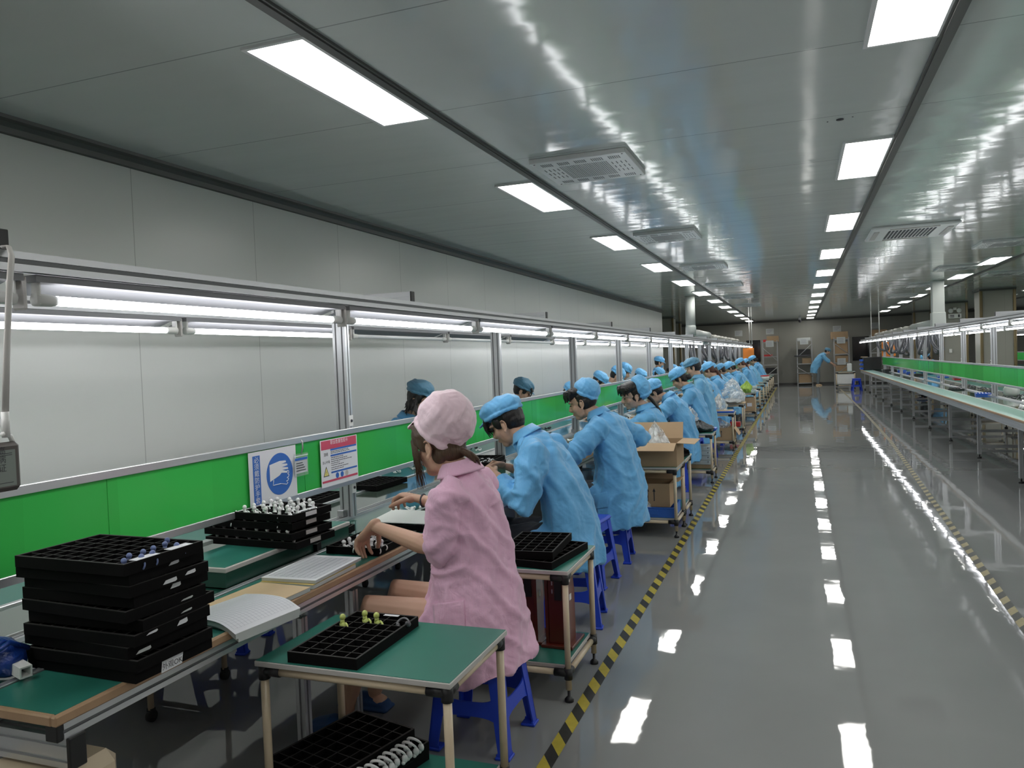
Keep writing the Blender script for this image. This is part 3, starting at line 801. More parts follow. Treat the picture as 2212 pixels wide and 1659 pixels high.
for i, y in enumerate((-.03, .015, .06)):
    build(MB().prism([(.015 * math.cos(2 * PI * i / 24), .015 * math.sin(2 * PI * i / 24)) for i in range(24)], (.0008, y, -.074), (.0014, y, -.074), (0, 1, 0), (0, 0, 1)), 'round_symbol', M_signblue if i < 2 else M_edge, t)
t = thing('badge_holder', 'small badge in a clear zip bag hanging on a clip between the two signs', 'badge', (SXP + .012, 3.175, 1.20))
build(MB().box(0, .001, -.055, .055, -.165, -.055), 'clear_bag', M_acry, t)
build(MB().box(-.001, .0, -.05, .05, -.15, -.075).box(0, .002, -.055, .055, -.068, -.064), 'card', M_paper, t)
build(MB().box(.0011, .0013, -.05, .05, -.088, -.076), 'blue_stripe', M_signblue, t)
bb = MB()
for k in range(4): bb.box(.0011, .0014, -.042, .01 + .008 * k, -.103 - k * .012, -.099 - k * .012)
build(bb, 'small_print', M_ink, t)
build(MB().tube([(.004, -.0, .01), (.012, 0, 0), (.010, .003, -.03), (.002, .0, -.058)], .004, 8), 'clip', M_metal, t)
# electronic label hanging at the left edge
t = thing('electronic_label', 'grey framed electronic label hanging on a strap at the left edge', 'label', (-1.62, 1.155, 1.34))
build(MB().box(0, .02, 0, .155, -.045, .07, .012), 'frame', M_lcdframe, t, loc=(-.13, 0, 0))
build(MB().box(.0201, .0206, .012, .138, -.032, .052), 'screen', M_lcd, t, loc=(-.13, 0, 0))
me = text_mesh('\u9ad8\n\u75c5\n\u8bc1', .02); me.transform(Matrix.Translation((.021, .105, .03)) @ AISLE); me.materials.clear(); me.materials.append(M_ink)
raw('lettering', me, t, loc=(-.13, 0, 0))
tx = MB()
for z in (.044, .040, -.024): tx.box(.0207, .0209, .02, .13, z - .0007, z + .0007)
build(tx, 'small_print', M_ink, t, loc=(-.13, 0, 0))
build(MB().tube([(.005, .148, .06), (.005, .14, .082), (.005, .12, .09)], .006, 8).tube([(.005, .13, .08), (.005, .13, .14)], .009, 10), 'hook', M_plast, t, loc=(-.13, 0, 0))
build(MB().tube([(-.125, .13, .12), (-.13, .145, .26), (-.18, .20, .44), (-.225, .245, .525), (-.24, .25, .550), (-.26, .25, .550)], [(.004, .009)] * 6, 8, ref=(1, 0, 0)), 'strap', M_edge, t)

# ------------------------------------------------------------------ trays and earphones
def tray_mesh(L, W, nx, ny, H=.034):
    """compartment tray, long side along X; parts are returned as meshes: body, dividers"""
    b = MB(); e = .007
    b.box(-L / 2, L / 2, -W / 2, W / 2, 0, .005)
    b.box(-L / 2, L / 2, -W / 2, -W / 2 + e, .005, H - .0015); b.box(-L / 2, L / 2, W / 2 - e, W / 2, .005, H - .0015)
    b.box(-L / 2, -L / 2 + e, -W / 2 + e, W / 2 - e, .005, H - .0015); b.box(L / 2 - e, L / 2, -W / 2 + e, W / 2 - e, .005, H - .0015)
    z0, z1 = H - .0015, H
    b.box(-L / 2, L / 2, -W / 2, -W / 2 + e, z0, z1, 0, 1); b.box(-L / 2, L / 2, W / 2 - e, W / 2, z0, z1, 0, 1)
    b.box(-L / 2, -L / 2 + e, -W / 2 + e, W / 2 - e, z0, z1, 0, 1); b.box(L / 2 - e, L / 2, -W / 2 + e, W / 2 - e, z0, z1, 0, 1)
    d = MB()
    for i in range(1, nx):
        x = -L / 2 + L * i / nx; d.box(x - .0015, x + .0015, -W / 2 + e, W / 2 - e, .005, H - .004, 0, 0); d.box(x - .0015, x + .0015, -W / 2 + e, W / 2 - e, H - .004, H - .003, 0, 1)
    for i in range(1, ny):
        y = -W / 2 + W * i / ny; d.box(-L / 2 + e, L / 2 - e, y - .0015, y + .0015, .005, H - .004, 0, 0); d.box(-L / 2 + e, L / 2 - e, y - .0015, y + .0015, H - .004, H - .003, 0, 1)
    return b.mesh('tray_body', [M_black, M_blackedge], True), d.mesh('tray_divider', [M_black, M_blackedge], True)
TM = {}
def tray(loc, rz, label, L=.40, W=.25, nx=8, ny=5, H=.034, group=None, tilt=0):
    k = (L, W, nx, ny, H)
    if k not in TM: TM[k] = tray_mesh(*k)
    o = raw('compartment_tray', TM[k][0], loc=loc, rot=(tilt, 0, rz)); tag(o, label, 'tray', group)
    raw('divider_grid', TM[k][1], o)
    return o
def strip(par, x0, x1, y, z0, z1, m=None, txt=None, side=-1):
    """paper label on the long front side (local -y) of a tray"""
    o = build(MB().box(x0, x1, y - .0012, y - .0004, z0, z1), 'paper_label', m or M_paper, par); return o

def ear_mesh(m):
    """little ear-hook earphone standing in its cell: knob, body and hook"""
    b = MB()
    b.ell((0, 0, .040), (.0085, .0085, .009), 10, 7)
    b.tube([(0, 0, .034), (0, 0, .022)], [.0055, .007], 8)
    b.ell((.004, 0, .018), (.015, .008, .009), 10, 7)
    pts = [(.012 + .016 * math.cos(a), .0 + .003 * math.sin(a), .016 + .010 * math.sin(a)) for a in [PI * .5 - i * .45 for i in range(9)]]
    b.tube(pts, .0028, 6)
    return b.mesh('earphone', m)
EW, EY, EB, EG = (ear_mesh(m) for m in (M_earw, M_eary, M_earb, M_earg))
def hook_mesh(m, r=.022):
    b = MB()
    pts = [(r * math.cos(a), r * math.sin(a) * 1.15, .008 + .016 * max(0, math.sin(a))) for a in [-.4 + i * .36 for i in range(14)]]
    b.tube(pts, [.0032 + .0012 * math.sin(i * .24) for i in range(14)], 8)
    b.ell((r * .95, -.012, .010), (.010, .014, .009), 10, 7); b.ell((-r * .75, -.010, .009), (.008, .009, .008), 10, 7); b.ell((r * .8, -.022, .016), (.007, .007, .007), 9, 6)
    return b.mesh('earhook', m)
HW, HG = hook_mesh(M_earw), hook_mesh(M_earg)

def fill(tr, cells, me, name, label, group, L, W, nx, ny, dz=.006, rz=None, s=1.0):
    Mx = Matrix.Translation(tr.location) @ Matrix.Rotation(tr.rotation_euler[2], 4, 'Z')
    for (i, j) in cells:
        p = Mx @ Vector((-L / 2 + L * (i + .5) / nx + rnd.uniform(-.006, .006), -W / 2 + W * (j + .5) / ny + rnd.uniform(-.005, .005), dz))
        o = raw(name, me, loc=p, rot=(rnd.uniform(-.12, .12), rnd.uniform(-.12, .12), rnd.uniform(-.7, .7) + (rz or 0)))
        o.scale = (s, s, s)
        tag(o, label, 'earphone', group)

# big stack at the near end of the bench: ten trays, 0.40 x 0.28
ZB = .722
shifts = [(0, 0, 0), (.012, -.006, .02), (-.01, .006, -.03), (.004, .004, .02), (.002, .03, .05), (-.004, .012, -.03), (-.012, .032, .03), (.004, .026, -.02), (-.006, .02, .04), (.014, .004, .0)]
ords = ['bottom tray of the tall black tray stack at the lower left', 'second tray from the bottom of the tall black stack at the lower left', 'third tray from the bottom of the tall black stack at the lower left', 'fourth tray from the bottom of the tall black stack at the lower left', 'fifth tray from the bottom of the tall black stack at the lower left',
        'fifth tray from the top of the tall black stack at the lower left', 'fourth tray from the top of the tall black stack at the lower left', 'third tray from the top of the tall black stack at the lower left', 'second tray from the top of the tall black stack at the lower left', 'topmost black tray of the tall stack, with navy earphones in its cells']
big = []
for k in range(10):
    dx, dy, rz = shifts[k]
    o = tray((-1.905 + dx, 1.72 + dy - .004 * k, ZB + k * .0335), rz - .03, ords[k], .42, .28, 9, 6, .0325, 'trays of the tall stack')
    big.append(o)
    # paper labels on the aisle side (local +x)
    lab = {2: [(-.115, -.065, .006, .016)], 3: [(.01, .05, .010, .024), (-.10, -.06, .02, .027)], 4: [(.0, .045, .006, .012)], 5: [(.045, .09, .006, .012)], 6: [(-.01, .03, .016, .030)], 7: [(.05, .09, .012, .023), (-.03, .02, .006, .018)], 8: [(.0, .04, .018, .028)], 9: []}.get(k, [])
    for a, b, z0, z1 in lab:
        build(MB().prism([(a, z0), (b - .006, z0), (b, z0 + .003), (b - .002, z1), (a + .01, z1 - .002)], (.2102, 0, 0), (.2110, 0, 0), (0, 1, 0), (0, 0, 1)), 'paper_label', M_papergrey if k in (2, 4, 5) else M_paper, o)
    if k == 0:
        lettering('\u5916\u89c2OK', .021, M_ink, o, Matrix.Translation((.2116, -.015, .010)) @ AISLE)
        build(MB().prism([(-.055, -.004), (.02, -.002), (.03, .050), (.018, .040), (-.05, .030)], (.2102, 0, 0), (.2110, 0, 0), (0, 1, 0), (0, 0, 1)), 'paper_label', M_paper, o)
for a in ((.165, -.10, .0005), (.165, .02, .0005)):
    build(MB().box(a[0] + .018, a[0] + .046, a[1], a[1] + .08, .0325, .0335), 'paper_label', M_paper, big[9])
fill(big[9], [(8, 0), (8, 1), (8, 2), (7, 2), (7, 3), (7, 4), (6, 5), (8, 4), (7, 1)], EB, 'earphone', 'navy earphone lying in a cell of the topmost tray of the tall stack', 'navy earphones in the topmost tray', .42, .28, 9, 6, dz=-.004, s=.95)

# green raised platform and its stack of four trays with white earphones
t = thing('raised_platform', 'low dark green box platform with pale rim standing on the left workbench', 'platform', (-2.22, 2.80, .7225))
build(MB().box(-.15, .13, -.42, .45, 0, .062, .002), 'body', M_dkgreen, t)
build(MB().box(-.155, .135, -.425, .455, .060, .078, .002), 'rim', M_edge, t)
build(MB().box(-.143, .123, -.413, .443, .0775, .0795), 'top', M_green, t)
s2 = []
nm = ['bottom tray of the four tray stack on the green platform', 'second tray from the bottom on the green platform', 'second tray from the top on the green platform', 'topmost tray on the green platform, full of white upright earphones']
for k in range(4):
    o = tray((-2.235 + (.01, 0, -.015, .0)[k], 2.83 + (0, .0, .008, 0)[k], .803 + k * .0385), (-.06, -.10, -.05, -.09)[k], nm[k], .50, .26, 8, 5, .030, 'trays on the green platform')
    s2.append(o)
    build(MB().box(.2502, .2510, -.04, .03, .008, .026), 'paper_label', M_edge if k < 3 else M_paper, o)
build(MB().box(.214, .236, -.05, .04, .030, .031), 'paper_label', M_paper, s2[3])
cells = [(i, j) for i in range(8) for j in range(5) if (i, j) not in ((7, 4), (6, 3))]
fill(s2[3], cells, EW, 'earphone', 'white earphone standing upright in the topmost tray on the green platform', 'white earphones in the topmost platform tray', .50, .26, 8, 5, dz=.002, rz=-.5, s=1.12)
for k in (0, 1, 2):
    fill(s2[k], [(i, 0) for i in range(8)], EW, 'earphone', 'white earphone peeking out between the stacked platform trays', 'white earphones between the platform trays', .50, .26, 8, 5, dz=-.006, rz=-.5)

ht = tray((-1.885, 3.13, ZB), .0, 'black tray under the hand of the worker in pink, filled with white earphones', .27, .36, 5, 7, .034)
fill(ht, [(i, j) for i in range(1, 5) for j in range(0, 5) if (i + j) % 7 != 6] + [(4, 5), (2, 6)], EW, 'earphone', 'white earphone standing in the tray under the hand of the worker in pink', 'white earphones in the worker tray', .27, .36, 5, 7, dz=.003, rz=-.6, s=1.15)
o = tray((-1.93, 3.56, ZB), .1, 'black tray under a white foam lid behind the forearm of the worker in pink', .28, .30, 5, 6, .034)
tag(build(MB().box(-.145, .145, -.155, .155, 0, .006, .002), 'foam_lid', M_plast, loc=(-1.93, 3.56, ZB + .043), rot=(0, .03, .12)), 'white foam sheet lying on the tray behind the pink worker forearm', 'foam sheet')
tray((-2.28, 3.02, ZB + .003), .3, 'black empty tray wedged behind the platform stack beside the first post', .36, .24, 8, 5)
tray((-2.30, 3.24, ZB + .003), .15, 'lower black tray lying on the belt beside the first post', .36, .24, 8, 5)
o = tray((-2.93, 4.05, ZB), .05, 'black tray on the far side bench, half hidden behind the first post, two earphones inside', .30, .50, 5, 8)
fill(o, [(4, 0), (4, 1)], EW, 'earphone', 'white earphone in the tray behind the first post', 'white earphones in the tray behind the first post', .30, .50, 5, 8, s=1.2)
tray((-2.80, 4.73, ZB), -.05, 'black empty tray on the far side bench just under the green screen', .26, .40, 5, 8)
for k in range(2): 
    o = tray((-2.40, 5.66, ZB + k * .036), .05 + .04 * k, ('lower' if k == 0 else 'upper') + ' tray of the black pair on the belt behind the pink cap', .28, .46, 5, 8)
fill(o, [(i, j) for i in range(1, 5) for j in range(5) if (i * 3 + j) % 4], HW, 'earphone', 'white ear hook heaped in the upper tray behind the pink cap', 'white ear hooks in the tray behind the pink cap', .28, .46, 5, 8, dz=.016, s=.7)
tray((-1.86, 3.98, ZB), .02, 'black tray at the bench edge between the pink worker and the next man', .24, .36, 5, 7)
# loose ear hooks on the belts
for k, (x, y, r) in enumerate([(-2.17, 3.86, .3), (-2.12, 3.94, 2.0), (-2.06, 4.02, 4.0), (-1.98, 4.45, 1.2), (-1.99, 4.40, 4)]):
    o = raw('earhook', HW, loc=(x, y, .7165), rot=(rnd.uniform(0, .5), 0, r)); o.scale = (1.15,) * 3; tag(o, 'white ear hook lying on the belt beside the hands of the pink worker', 'earphone', 'white ear hooks on the near belt')
for k in range(13):
    o = raw('earhook', HW, loc=(-2.93 + rnd.uniform(-.12, .10), 5.0 + k * .14 + rnd.uniform(-.05, .05), .7215), rot=(0, 0, rnd.uniform(0, 6))); o.scale = (1.1,) * 3; tag(o, 'white ear hook lying on the far side bench under the green screen', 'earphone', 'white ear hooks on the far side bench')
for k in range(70):
    y = 6.8 + k * .17 + rnd.uniform(-.06, .06)
    o = raw('earhook', HG if k % 3 == 0 else HW, loc=(rnd.choice((-2.2, -2.55, -2.9, -1.95)) + rnd.uniform(-.1, .1), y, .7215), rot=(0, 0, rnd.uniform(0, 6))); o.scale = (1.3,) * 3; tag(o, ('dark' if k % 3 == 0 else 'white') + ' ear hook strewn over the line among the blue workers', 'earphone', ('dark' if k % 3 == 0 else 'white') + ' ear hooks strewn over the left line')
tag(build(MB().box(-.06, .06, -.09, .09, 0, .05, .01), 'parts_bin', M_bluetray, loc=(-1.93, 4.33, ZB)), 'small blue parts bin under the hands of the man behind the pink worker', 'bin')

# notebooks
def book(name, label, loc, rz, L, W, th, mtop, mside, cat='notebook', parts=()):
    t = thing(name, label, cat, loc, rz)
    build(MB().box(-W / 2, W / 2, -L / 2, L / 2, .001, th, .0005), 'page_block', mside, t)
    build(MB().box(-W / 2 - .001, W / 2 + .001, -L / 2 - .001, L / 2 + .001, th, th + .0015), 'top_sheet', mtop, t)
    return t
b = book('notebook', 'kraft covered notebook on the bench beside the open book', (-1.862, 2.28, ZB), -.05, .30, .235, .016, M_kraft, M_papergrey)
b = book('writing_pad', 'lower pad with a grey block under the two printed pads', (-1.862, 2.60, ZB), .02, .31, .235, .016, M_yellow, M_papergrey, 'pad')
b = book('writing_pad', 'upper printed white pad with a torn edge on the bench', (-1.866, 2.63, ZB + .018), .04, .35, .24, .012, M_paper, M_papergrey, 'pad')
g = MB()
for i in range(28): g.box(-.105, .105, -.15 + i * .0108, -.149 + i * .0108, .0138, .0142)
for i in range(9): g.box(-.105 + i * .026, -.104 + i * .026, -.15, .145, .0138, .0142)
build(g, 'printed_table', M_grid, b)
build(MB().box(-.118, -.02, -.176, -.150, .0002, .0012).prism([(0, 0), (.05, 0), (.02, .03)], (-.02, -.176, .0005), (-.02, -.176, .001), (1, 0, 0), (0, 1, 0)), 'folded_corner', M_yellow, b)
# open book hanging over the bench edge, pages curved
def open_book():
    t = thing('open_notebook', 'open white notebook with printed grid hanging over the bench edge', 'notebook', (-1.815, 2.09, ZB), -.16)
    nx = 14
    def zc(u): return .022 + .007 * math.sin(PI * min(1, u * 1.1)) - (max(0, u - .62) ** 2) * .16
    def slab(off0, off1, y0, y1):
        vs = []; fs = []
        for i in range(nx + 1):
            u = i / nx; x = -.13 + .26 * u
            for y in (y0, y1):
                for o_ in (off0, off1): vs.append((x, y + .012 * math.sin(u * 2), zc(u) + o_))
        for i in range(nx):
            a = 4 * i; b_ = a + 4
            fs += [(a, a + 2, b_ + 2, b_), (a + 1, b_ + 1, b_ + 3, a + 3), (a, b_, b_ + 1, a + 1), (a + 2, a + 3, b_ + 3, b_ + 2)]
        fs += [(0, 1, 3, 2), (4 * nx, 4 * nx + 2, 4 * nx + 3, 4 * nx + 1)]
        return MB().add(vs, fs, 0, False)
    build(slab(-.018, -.001, -.11, .17), 'page_block', M_papergrey, t)
    build(slab(-.001, .0, -.112, .172), 'top_sheet', M_paper, t)
    g = MB()
    for i in range(19):
        y = -.10 + i * .0145
        for k in range(nx):
            u0, u1 = k / nx, (k + 1) / nx
            if u0 < .08 or u1 > .97: continue
            vs = [(-.13 + .26 * u0, y, zc(u0) + .0006), (-.13 + .26 * u0, y + .0008, zc(u0) + .0006), (-.13 + .26 * u1, y + .0008, zc(u1) + .0006), (-.13 + .26 * u1, y, zc(u1) + .0006)]
            g.add([(a, b_ + .012 * math.sin((a + .13) / .26 * 2), c) for a, b_, c in vs], [(0, 1, 2, 3)])
    for i in range(16):
        u = .10 + i * .055; x = -.13 + .26 * u; dy = .012 * math.sin(u * 2)
        g.add([(x, -.10 + dy, zc(u) + .0007), (x + .0008, -.10 + dy, zc(u) + .0007), (x + .0008, .161 + dy, zc(u) + .0007), (x, .161 + dy, zc(u) + .0007)], [(0, 1, 2, 3)])
    build(g, 'printed_grid', M_grid, t, fixn=False)
    build(slab(-.030, -.018, -.10, .165), 'page_block', M_papergrey, t)
open_book()
# wrapped blue bundle with a square white tube at the left edge
t = thing('wrapped_bundle', 'square white tube wrapped in blue film at the left edge of the bench', 'bundle', (-2.12, 1.50, ZB + .04))
bp = MB().tube([(-.14, -.05, .01), (-.06, -.01, .02), (.0, .015, .015), (.035, .02, .0), (.05, .022, -.004)], [.045, .06, .055, .042, .03], 14)
for k in range(7): bp.tube([(-.12 + k * .025, -.05, .045 + .01 * math.sin(k * 2)), (-.10 + k * .025, 0, .068), (-.08 + k * .02, .06, .03)], .008, 6)
build(bp, 'film_wrap', M_navywrap, t)
q = MB(); 
for a in ((-.016, .016, -.016, -.012), (-.016, .016, .012, .016)): q.box(.02, .105, a[0], a[1], a[2], a[3])
for a in ((-.016, -.012), (.012, .016)): q.box(.02, .105, a[0], a[1], -.012, .012)
build(q, 'square_tube', M_plast, t, loc=(.0, .03, -.004), rot=(0, .08, -.25))
tag(build(MB().box(-.02, .02, -.45, .45, 0, .018, .002), 'paper_strip', M_paper, loc=(-2.46, 2.75, ZB + .081)), 'long white strip of card lying behind the platform stack', 'card strip')
t = thing('plastic_tub', 'cream plastic tub standing on the floor under the near bench end', 'tub', (-1.86, 1.42, 0))
build(MB().box(-.17, .12, -.12, .14, .33, .56, .03), 'body', M_cream, t)
build(MB().box(-.15, .10, -.10, .12, 0, .33, .02), 'base', M_blackpl, t)

# ------------------------------------------------------------------ stools
def stool(label, loc, rz=0, h=.45):
    t = thing('plastic_stool', label, 'stool', loc, rz)
    s0, s1 = .125, .175         # half widths at top and floor
    seat = MB().box(-s0 - .012, s0 + .012, -s0 - .012, s0 + .012, h - .03, h, .012)
    build(seat, 'seat', M_blue, t)
    sl = MB()
    for i in range(5): sl.box(-.06 + i * .03 - .006, -.06 + i * .03 + .006, -.05, .05, h + .0002, h + .0012)
    build(sl, 'seat_slot', M_aludark, t)
    def at(sx, sy, z): k = s1 + (s0 - s1) * z / h; return Vector((sx * k, sy * k, z))
    for sx in (-1, 1):
        for sy in (-1, 1):
            mb = MB()
            # L-shaped tapering leg
            for axis in (0, 1):
                vs = []
                for z, w in ((0, .052), (.02, .05), (.021, .043), (h - .03, .060)):
                    p = at(sx, sy, z)
                    for a, b_ in ((0, 0), (w, 0), (w, .007), (0, .007)):
                        if axis == 0: vs.append((p.x - sx * a, p.y - sy * b_, z))
                        else: vs.append((p.x - sx * b_, p.y - sy * a, z))
                fs = [(i * 4 + k, i * 4 + (k + 1) % 4, (i + 1) * 4 + (k + 1) % 4, (i + 1) * 4 + k) for i in range(3) for k in range(4)] + [(0, 1, 2, 3), (12, 13, 14, 15)]
                mb.add(vs, fs)
            p = at(sx, sy, 0); mb.box(min(p.x + sx * .006, p.x - sx * .056), max(p.x + sx * .006, p.x - sx * .056), min(p.y + sy * .006, p.y - sy * .056), max(p.y + sy * .006, p.y - sy * .056), 0, .012, .003)
            build(mb, 'leg', M_blue, t)
    for axis in (0, 1):
        for sg in (-1, 1):
            def bar(zl, zh, fl):
                # band between two legs with curved ends
                n = 12; out = []
                for i in range(n + 1):
                    u = -1 + 2 * i / n; out.append((u, zh + fl * abs(u) ** 4))
                for i in range(n + 1):
                    u = 1 - 2 * i / n; out.append((u, zl - fl * .8 * abs(u) ** 4))
                vs = []
                for inn in (0, .006):
                    for u, z in out:
                        k = s1 + (s0 - s1) * z / h - .004
                        a, b_ = u * (k - .02), sg * (k - inn)
                        vs.append((a, b_, z) if axis == 0 else (b_, a, z))
                m = len(out)
                return MB().add(vs, [tuple(range(m)), tuple(range(m, 2 * m))[::-1]] + [(i, (i + 1) % m, (i + 1) % m + m, i + m) for i in range(m)])
            build(bar(.150, .205, .035), 'crossbar', M_blue, t)
            build(bar(h - .085, h - .028, .0), 'apron', M_blue, t)
    return t
st0 = stool('blue plastic stool under the worker in the pink smock', (-1.275, 2.93, 0))
dup(st0, (-1.30, 4.42, 0), .15, 'blue plastic stool under the man behind the pink worker')
dup(st0, (-1.42, 5.20, 0), -.1, 'tall blue plastic stool just behind the second worker')
dup(st0, (-1.42, 5.85, 0), .1, 'blue plastic stool under the man with the raised elbow')
for c in st0.children: pass
for (x, y, r, l) in [(-1.40, 7.55, 0, 'blue stool under the laughing worker behind the carton cart'), (-1.40, 9.0, .2, 'blue stool beside the cart with the grid drawers'), (-1.42, 10.8, -.1, 'blue stool under the woman with the hair bun'), (-1.38, 12.1, .1, 'blue stool under the tall capped man'), (-1.42, 13.6, 0, 'blue stool beside the cart with the blue tray'), (-1.42, 16.2, .1, 'blue stool under a worker in the middle of the line'), (-1.4, 18.6, 0, 'blue stool half way down the left line')]:
    dup(st0, (x, y, 0), r, l, 'stools on the aisle side of the left line')
for (x, y, r, l) in [(-3.10, 3.55, .2, 'blue stool on the far side of the line, seen under the bench'), (-3.35, 4.6, .1, 'blue stool behind the bench beside the first post'), (-3.4, 6.1, 0, 'blue stool under the woman with wavy black hair'), (-3.4, 8.8, 0, 'blue stool under the second far side worker')]:
    dup(st0, (x, y, 0), r, l, 'stools on the wall side of the left line')
dup(st0, (1.92, 30.9, 0), .1, 'lone blue plastic stool at the far end of the aisle')

SMOCK_STOOL = dup(st0, (-3.36, 2.98, 0), .1, 'blue stool with a smock thrown over it on the far side of the line')
# ------------------------------------------------------------------ pipe carts
CARTS = {}
def cart(label, x1, y0, w, d, h=.60, shelf=.13, castor=False):
    """pipe-frame cart: right edge at x1, near edge at y0"""
    key = (w, d, h, shelf, castor)
    if key in CARTS: return dup(CARTS[key], (x1 - w / 2, y0 + d / 2, 0), 0, label)
    t = thing('work_cart', label, 'cart', (x1 - w / 2, y0 + d / 2, 0))
    R = .014; hx, hy = w / 2 - .022, d / 2 - .022
    def board(z, nm):
        e = MB().box(-w / 2 if z > h - .05 else -hx + .012, w / 2 if z > h - .05 else hx - .012, -d / 2 if z > h - .05 else -hy + .012, d / 2 if z > h - .05 else hy - .012, z - .018, z, .002)
        o = build(e, nm, M_edge, t)
        ww, dd = (w / 2, d / 2) if z > h - .05 else (hx - .012, hy - .012)
        build(MB().box(-ww + .004, ww - .004, -dd + .004, dd - .004, z, z + .0015), 'green_mat', M_green, o)
    board(h, 'tabletop'); board(shelf + .03, 'shelf_board')
    z1, z2 = h - .018 - R - .004, shelf
    for sx in (-1, 1):
        for sy in (-1, 1):
            L = build(MB().cyl((sx * hx, sy * hy, .055), (sx * hx, sy * hy, h - .02), R, 16), 'leg', M_cream, t)
            if castor: build(MB().cyl((sx * hx - .011, sy * hy, .026), (sx * hx + .011, sy * hy, .026), .026, 16).box(sx * hx - .014, sx * hx + .014, sy * hy - .012, sy * hy + .012, .04, .062), 'castor', M_rubber, L)
            else: build(MB().lathe([(.0, .0), (.021, .0), (.021, .012), (.012, .022), (.007, .024), (.007, .055)], (sx * hx, sy * hy, 0), 16), 'foot', M_blackpl, L)
            for z in (z1, z2):
                j = MB().cyl((sx * hx, sy * hy, z - .028), (sx * hx, sy * hy, z + .022), R + .005, 16)
                j.cyl((sx * hx, sy * hy, z), (sx * (hx - .065), sy * hy, z), R + .004, 14)
                j.cyl((sx * hx, sy * hy, z), (sx * hx, sy * (hy - .05), z), R + .004, 14)
                build(j, 'pipe_joint', M_blackpl, t)
                q = 0
    for z in (z1, z2):
        for sg in (-1, 1):
            build(MB().cyl((-hx + .06, sg * hy, z), (hx - .06, sg * hy, z), R, 16), 'rail', M_cream, t)
            build(MB().cyl((sg * hx, -hy + .045, z), (sg * hx, hy - .045, z), R, 16), 'rail', M_cream, t)
    CARTS[key] = t
    return t
cart('nearest pipe cart with a green top and a black tray on it', -1.0, 2.06, .71, .48, shelf=.095)
cart('pipe cart behind the pink worker with two trays on top', -1.0, 3.31, .68, .50)
cart('pipe cart carrying the big open cardboard carton', -1.0, 6.60, .60, .48)
cart('pipe cart touching the carton cart, with two black trays jutting out', -1.0, 7.10, .60, .48)
cart('pipe cart with grid drawers on its shelf and a bag of cables on top', -1.0, 9.48, .60, .48)
cart('pipe cart with a tall narrow carton and a blue tray on top', -1.0, 12.70, .60, .48)
cart('pipe cart with the bag of small parts on a wooden board', -1.0, 14.95, .60, .48)
ys = [19.0, 21.4, 23.6, 25.6, 27.4, 29.2, 31.0, 32.8]
cl = ['pipe cart with the lime green bag', 'pipe cart with a small white box, far down the left line'] + ['distant pipe cart in the row along the left line'] * 6
for y, l in zip(ys, cl):
    c = cart(l, -1.0, y, .60, .48)
    if l.startswith('distant'): c['group'] = 'distant pipe carts of the left line'
cart('dark pipe cart on castors under the far side of the left line', -2.75, 2.62, .60, .52, .62, .17, True)
cart('pipe cart behind the first posts on the wall side', -2.9, 4.7, .6, .52, .62, .17, True)
cart('white fronted pipe cart at the far end of the aisle', 2.0, 32.6, .70, .45, .66)
tag(build(MB().box(1.35, 1.95, 32.62, 33.0, .18, .56, .01), 'storage_box', M_plast), 'white storage box inside the cart at the far end of the aisle', 'box')
tag(build(MB().box(1.72, 1.88, 32.7, 32.9, .662, .97, .02), 'tissue_box', M_plast), 'small white box standing on the far end cart', 'box')
for y in (5.4, 7.0, 9.5, 12.0, 15, 18):   # clutter under the right line
    dup(CARTS[(.60, .48, .60, .13, False)], (3.75, y + 4, 0), 0, 'pipe cart under and beyond the right line', 'pipe carts behind the right line')

# trays on the carts
tr = tray((-1.458, 2.285, .602), 0.0, 'black tray on the nearest cart with three lime green earphones', .26, .42, 5, 8, .036)
fill(tr, [(0, 5), (1, 6), (2, 6)], EY, 'earphone', 'lime green earphone in the tray on the nearest cart', 'lime earphones on the nearest cart', .26, .42, 5, 8, s=1.3)
fill(tr, [(4, 6)], HG, 'earphone', 'dark ear hook in the tray on the nearest cart', None, .26, .42, 5, 8, dz=.02)
build(MB().box(.0, .06, .185, .200, .036, .037), 'paper_label', M_paper, tr)
tray((-1.175, 3.54, .602), -.14, 'lower black tray on the cart behind the pink worker', .26, .42, 5, 7, .034)
tray((-1.225, 3.55, .6375), .06, 'upper black tray on the cart behind the pink worker', .26, .40, 5, 7, .036)
lt = []
for k in range(3):
    lt.append(tray((-1.49 - (0, .0, .055)[k], 2.30, .128 + k * .036), (-.25, -.28, -.25)[k], ('bottom', 'middle', 'top')[k] + ' black tray on the lower shelf of the nearest cart', .30, .42, 5, 8, .034))
for j in range(13):
    q = lt[1].matrix_basis.copy(); q = Matrix.Translation(lt[1].location) @ Matrix.Rotation(-.28, 4, 'Z')
    o = raw('earhook', HW, loc=q @ Vector((.125 + .006 * (j % 2), -.19 + j * .030, .045)), rot=(PI / 2 + .15, 0, -.28 + .35 + rnd.uniform(-.15, .15))); o.scale = (1.15,) * 3
    tag(o, 'white ear hook standing up along the edge of the lower shelf trays', 'earphone', 'white ear hooks along the lower shelf trays')
tag(build(MB().box(-.10, .10, -.14, .14, 0, .008, .001), 'paper_sheet', M_paper, loc=(-1.50, 3.6, .602), rot=(0, 0, .2)), 'white sheet of paper on the second cart beside the pink smock', 'paper')
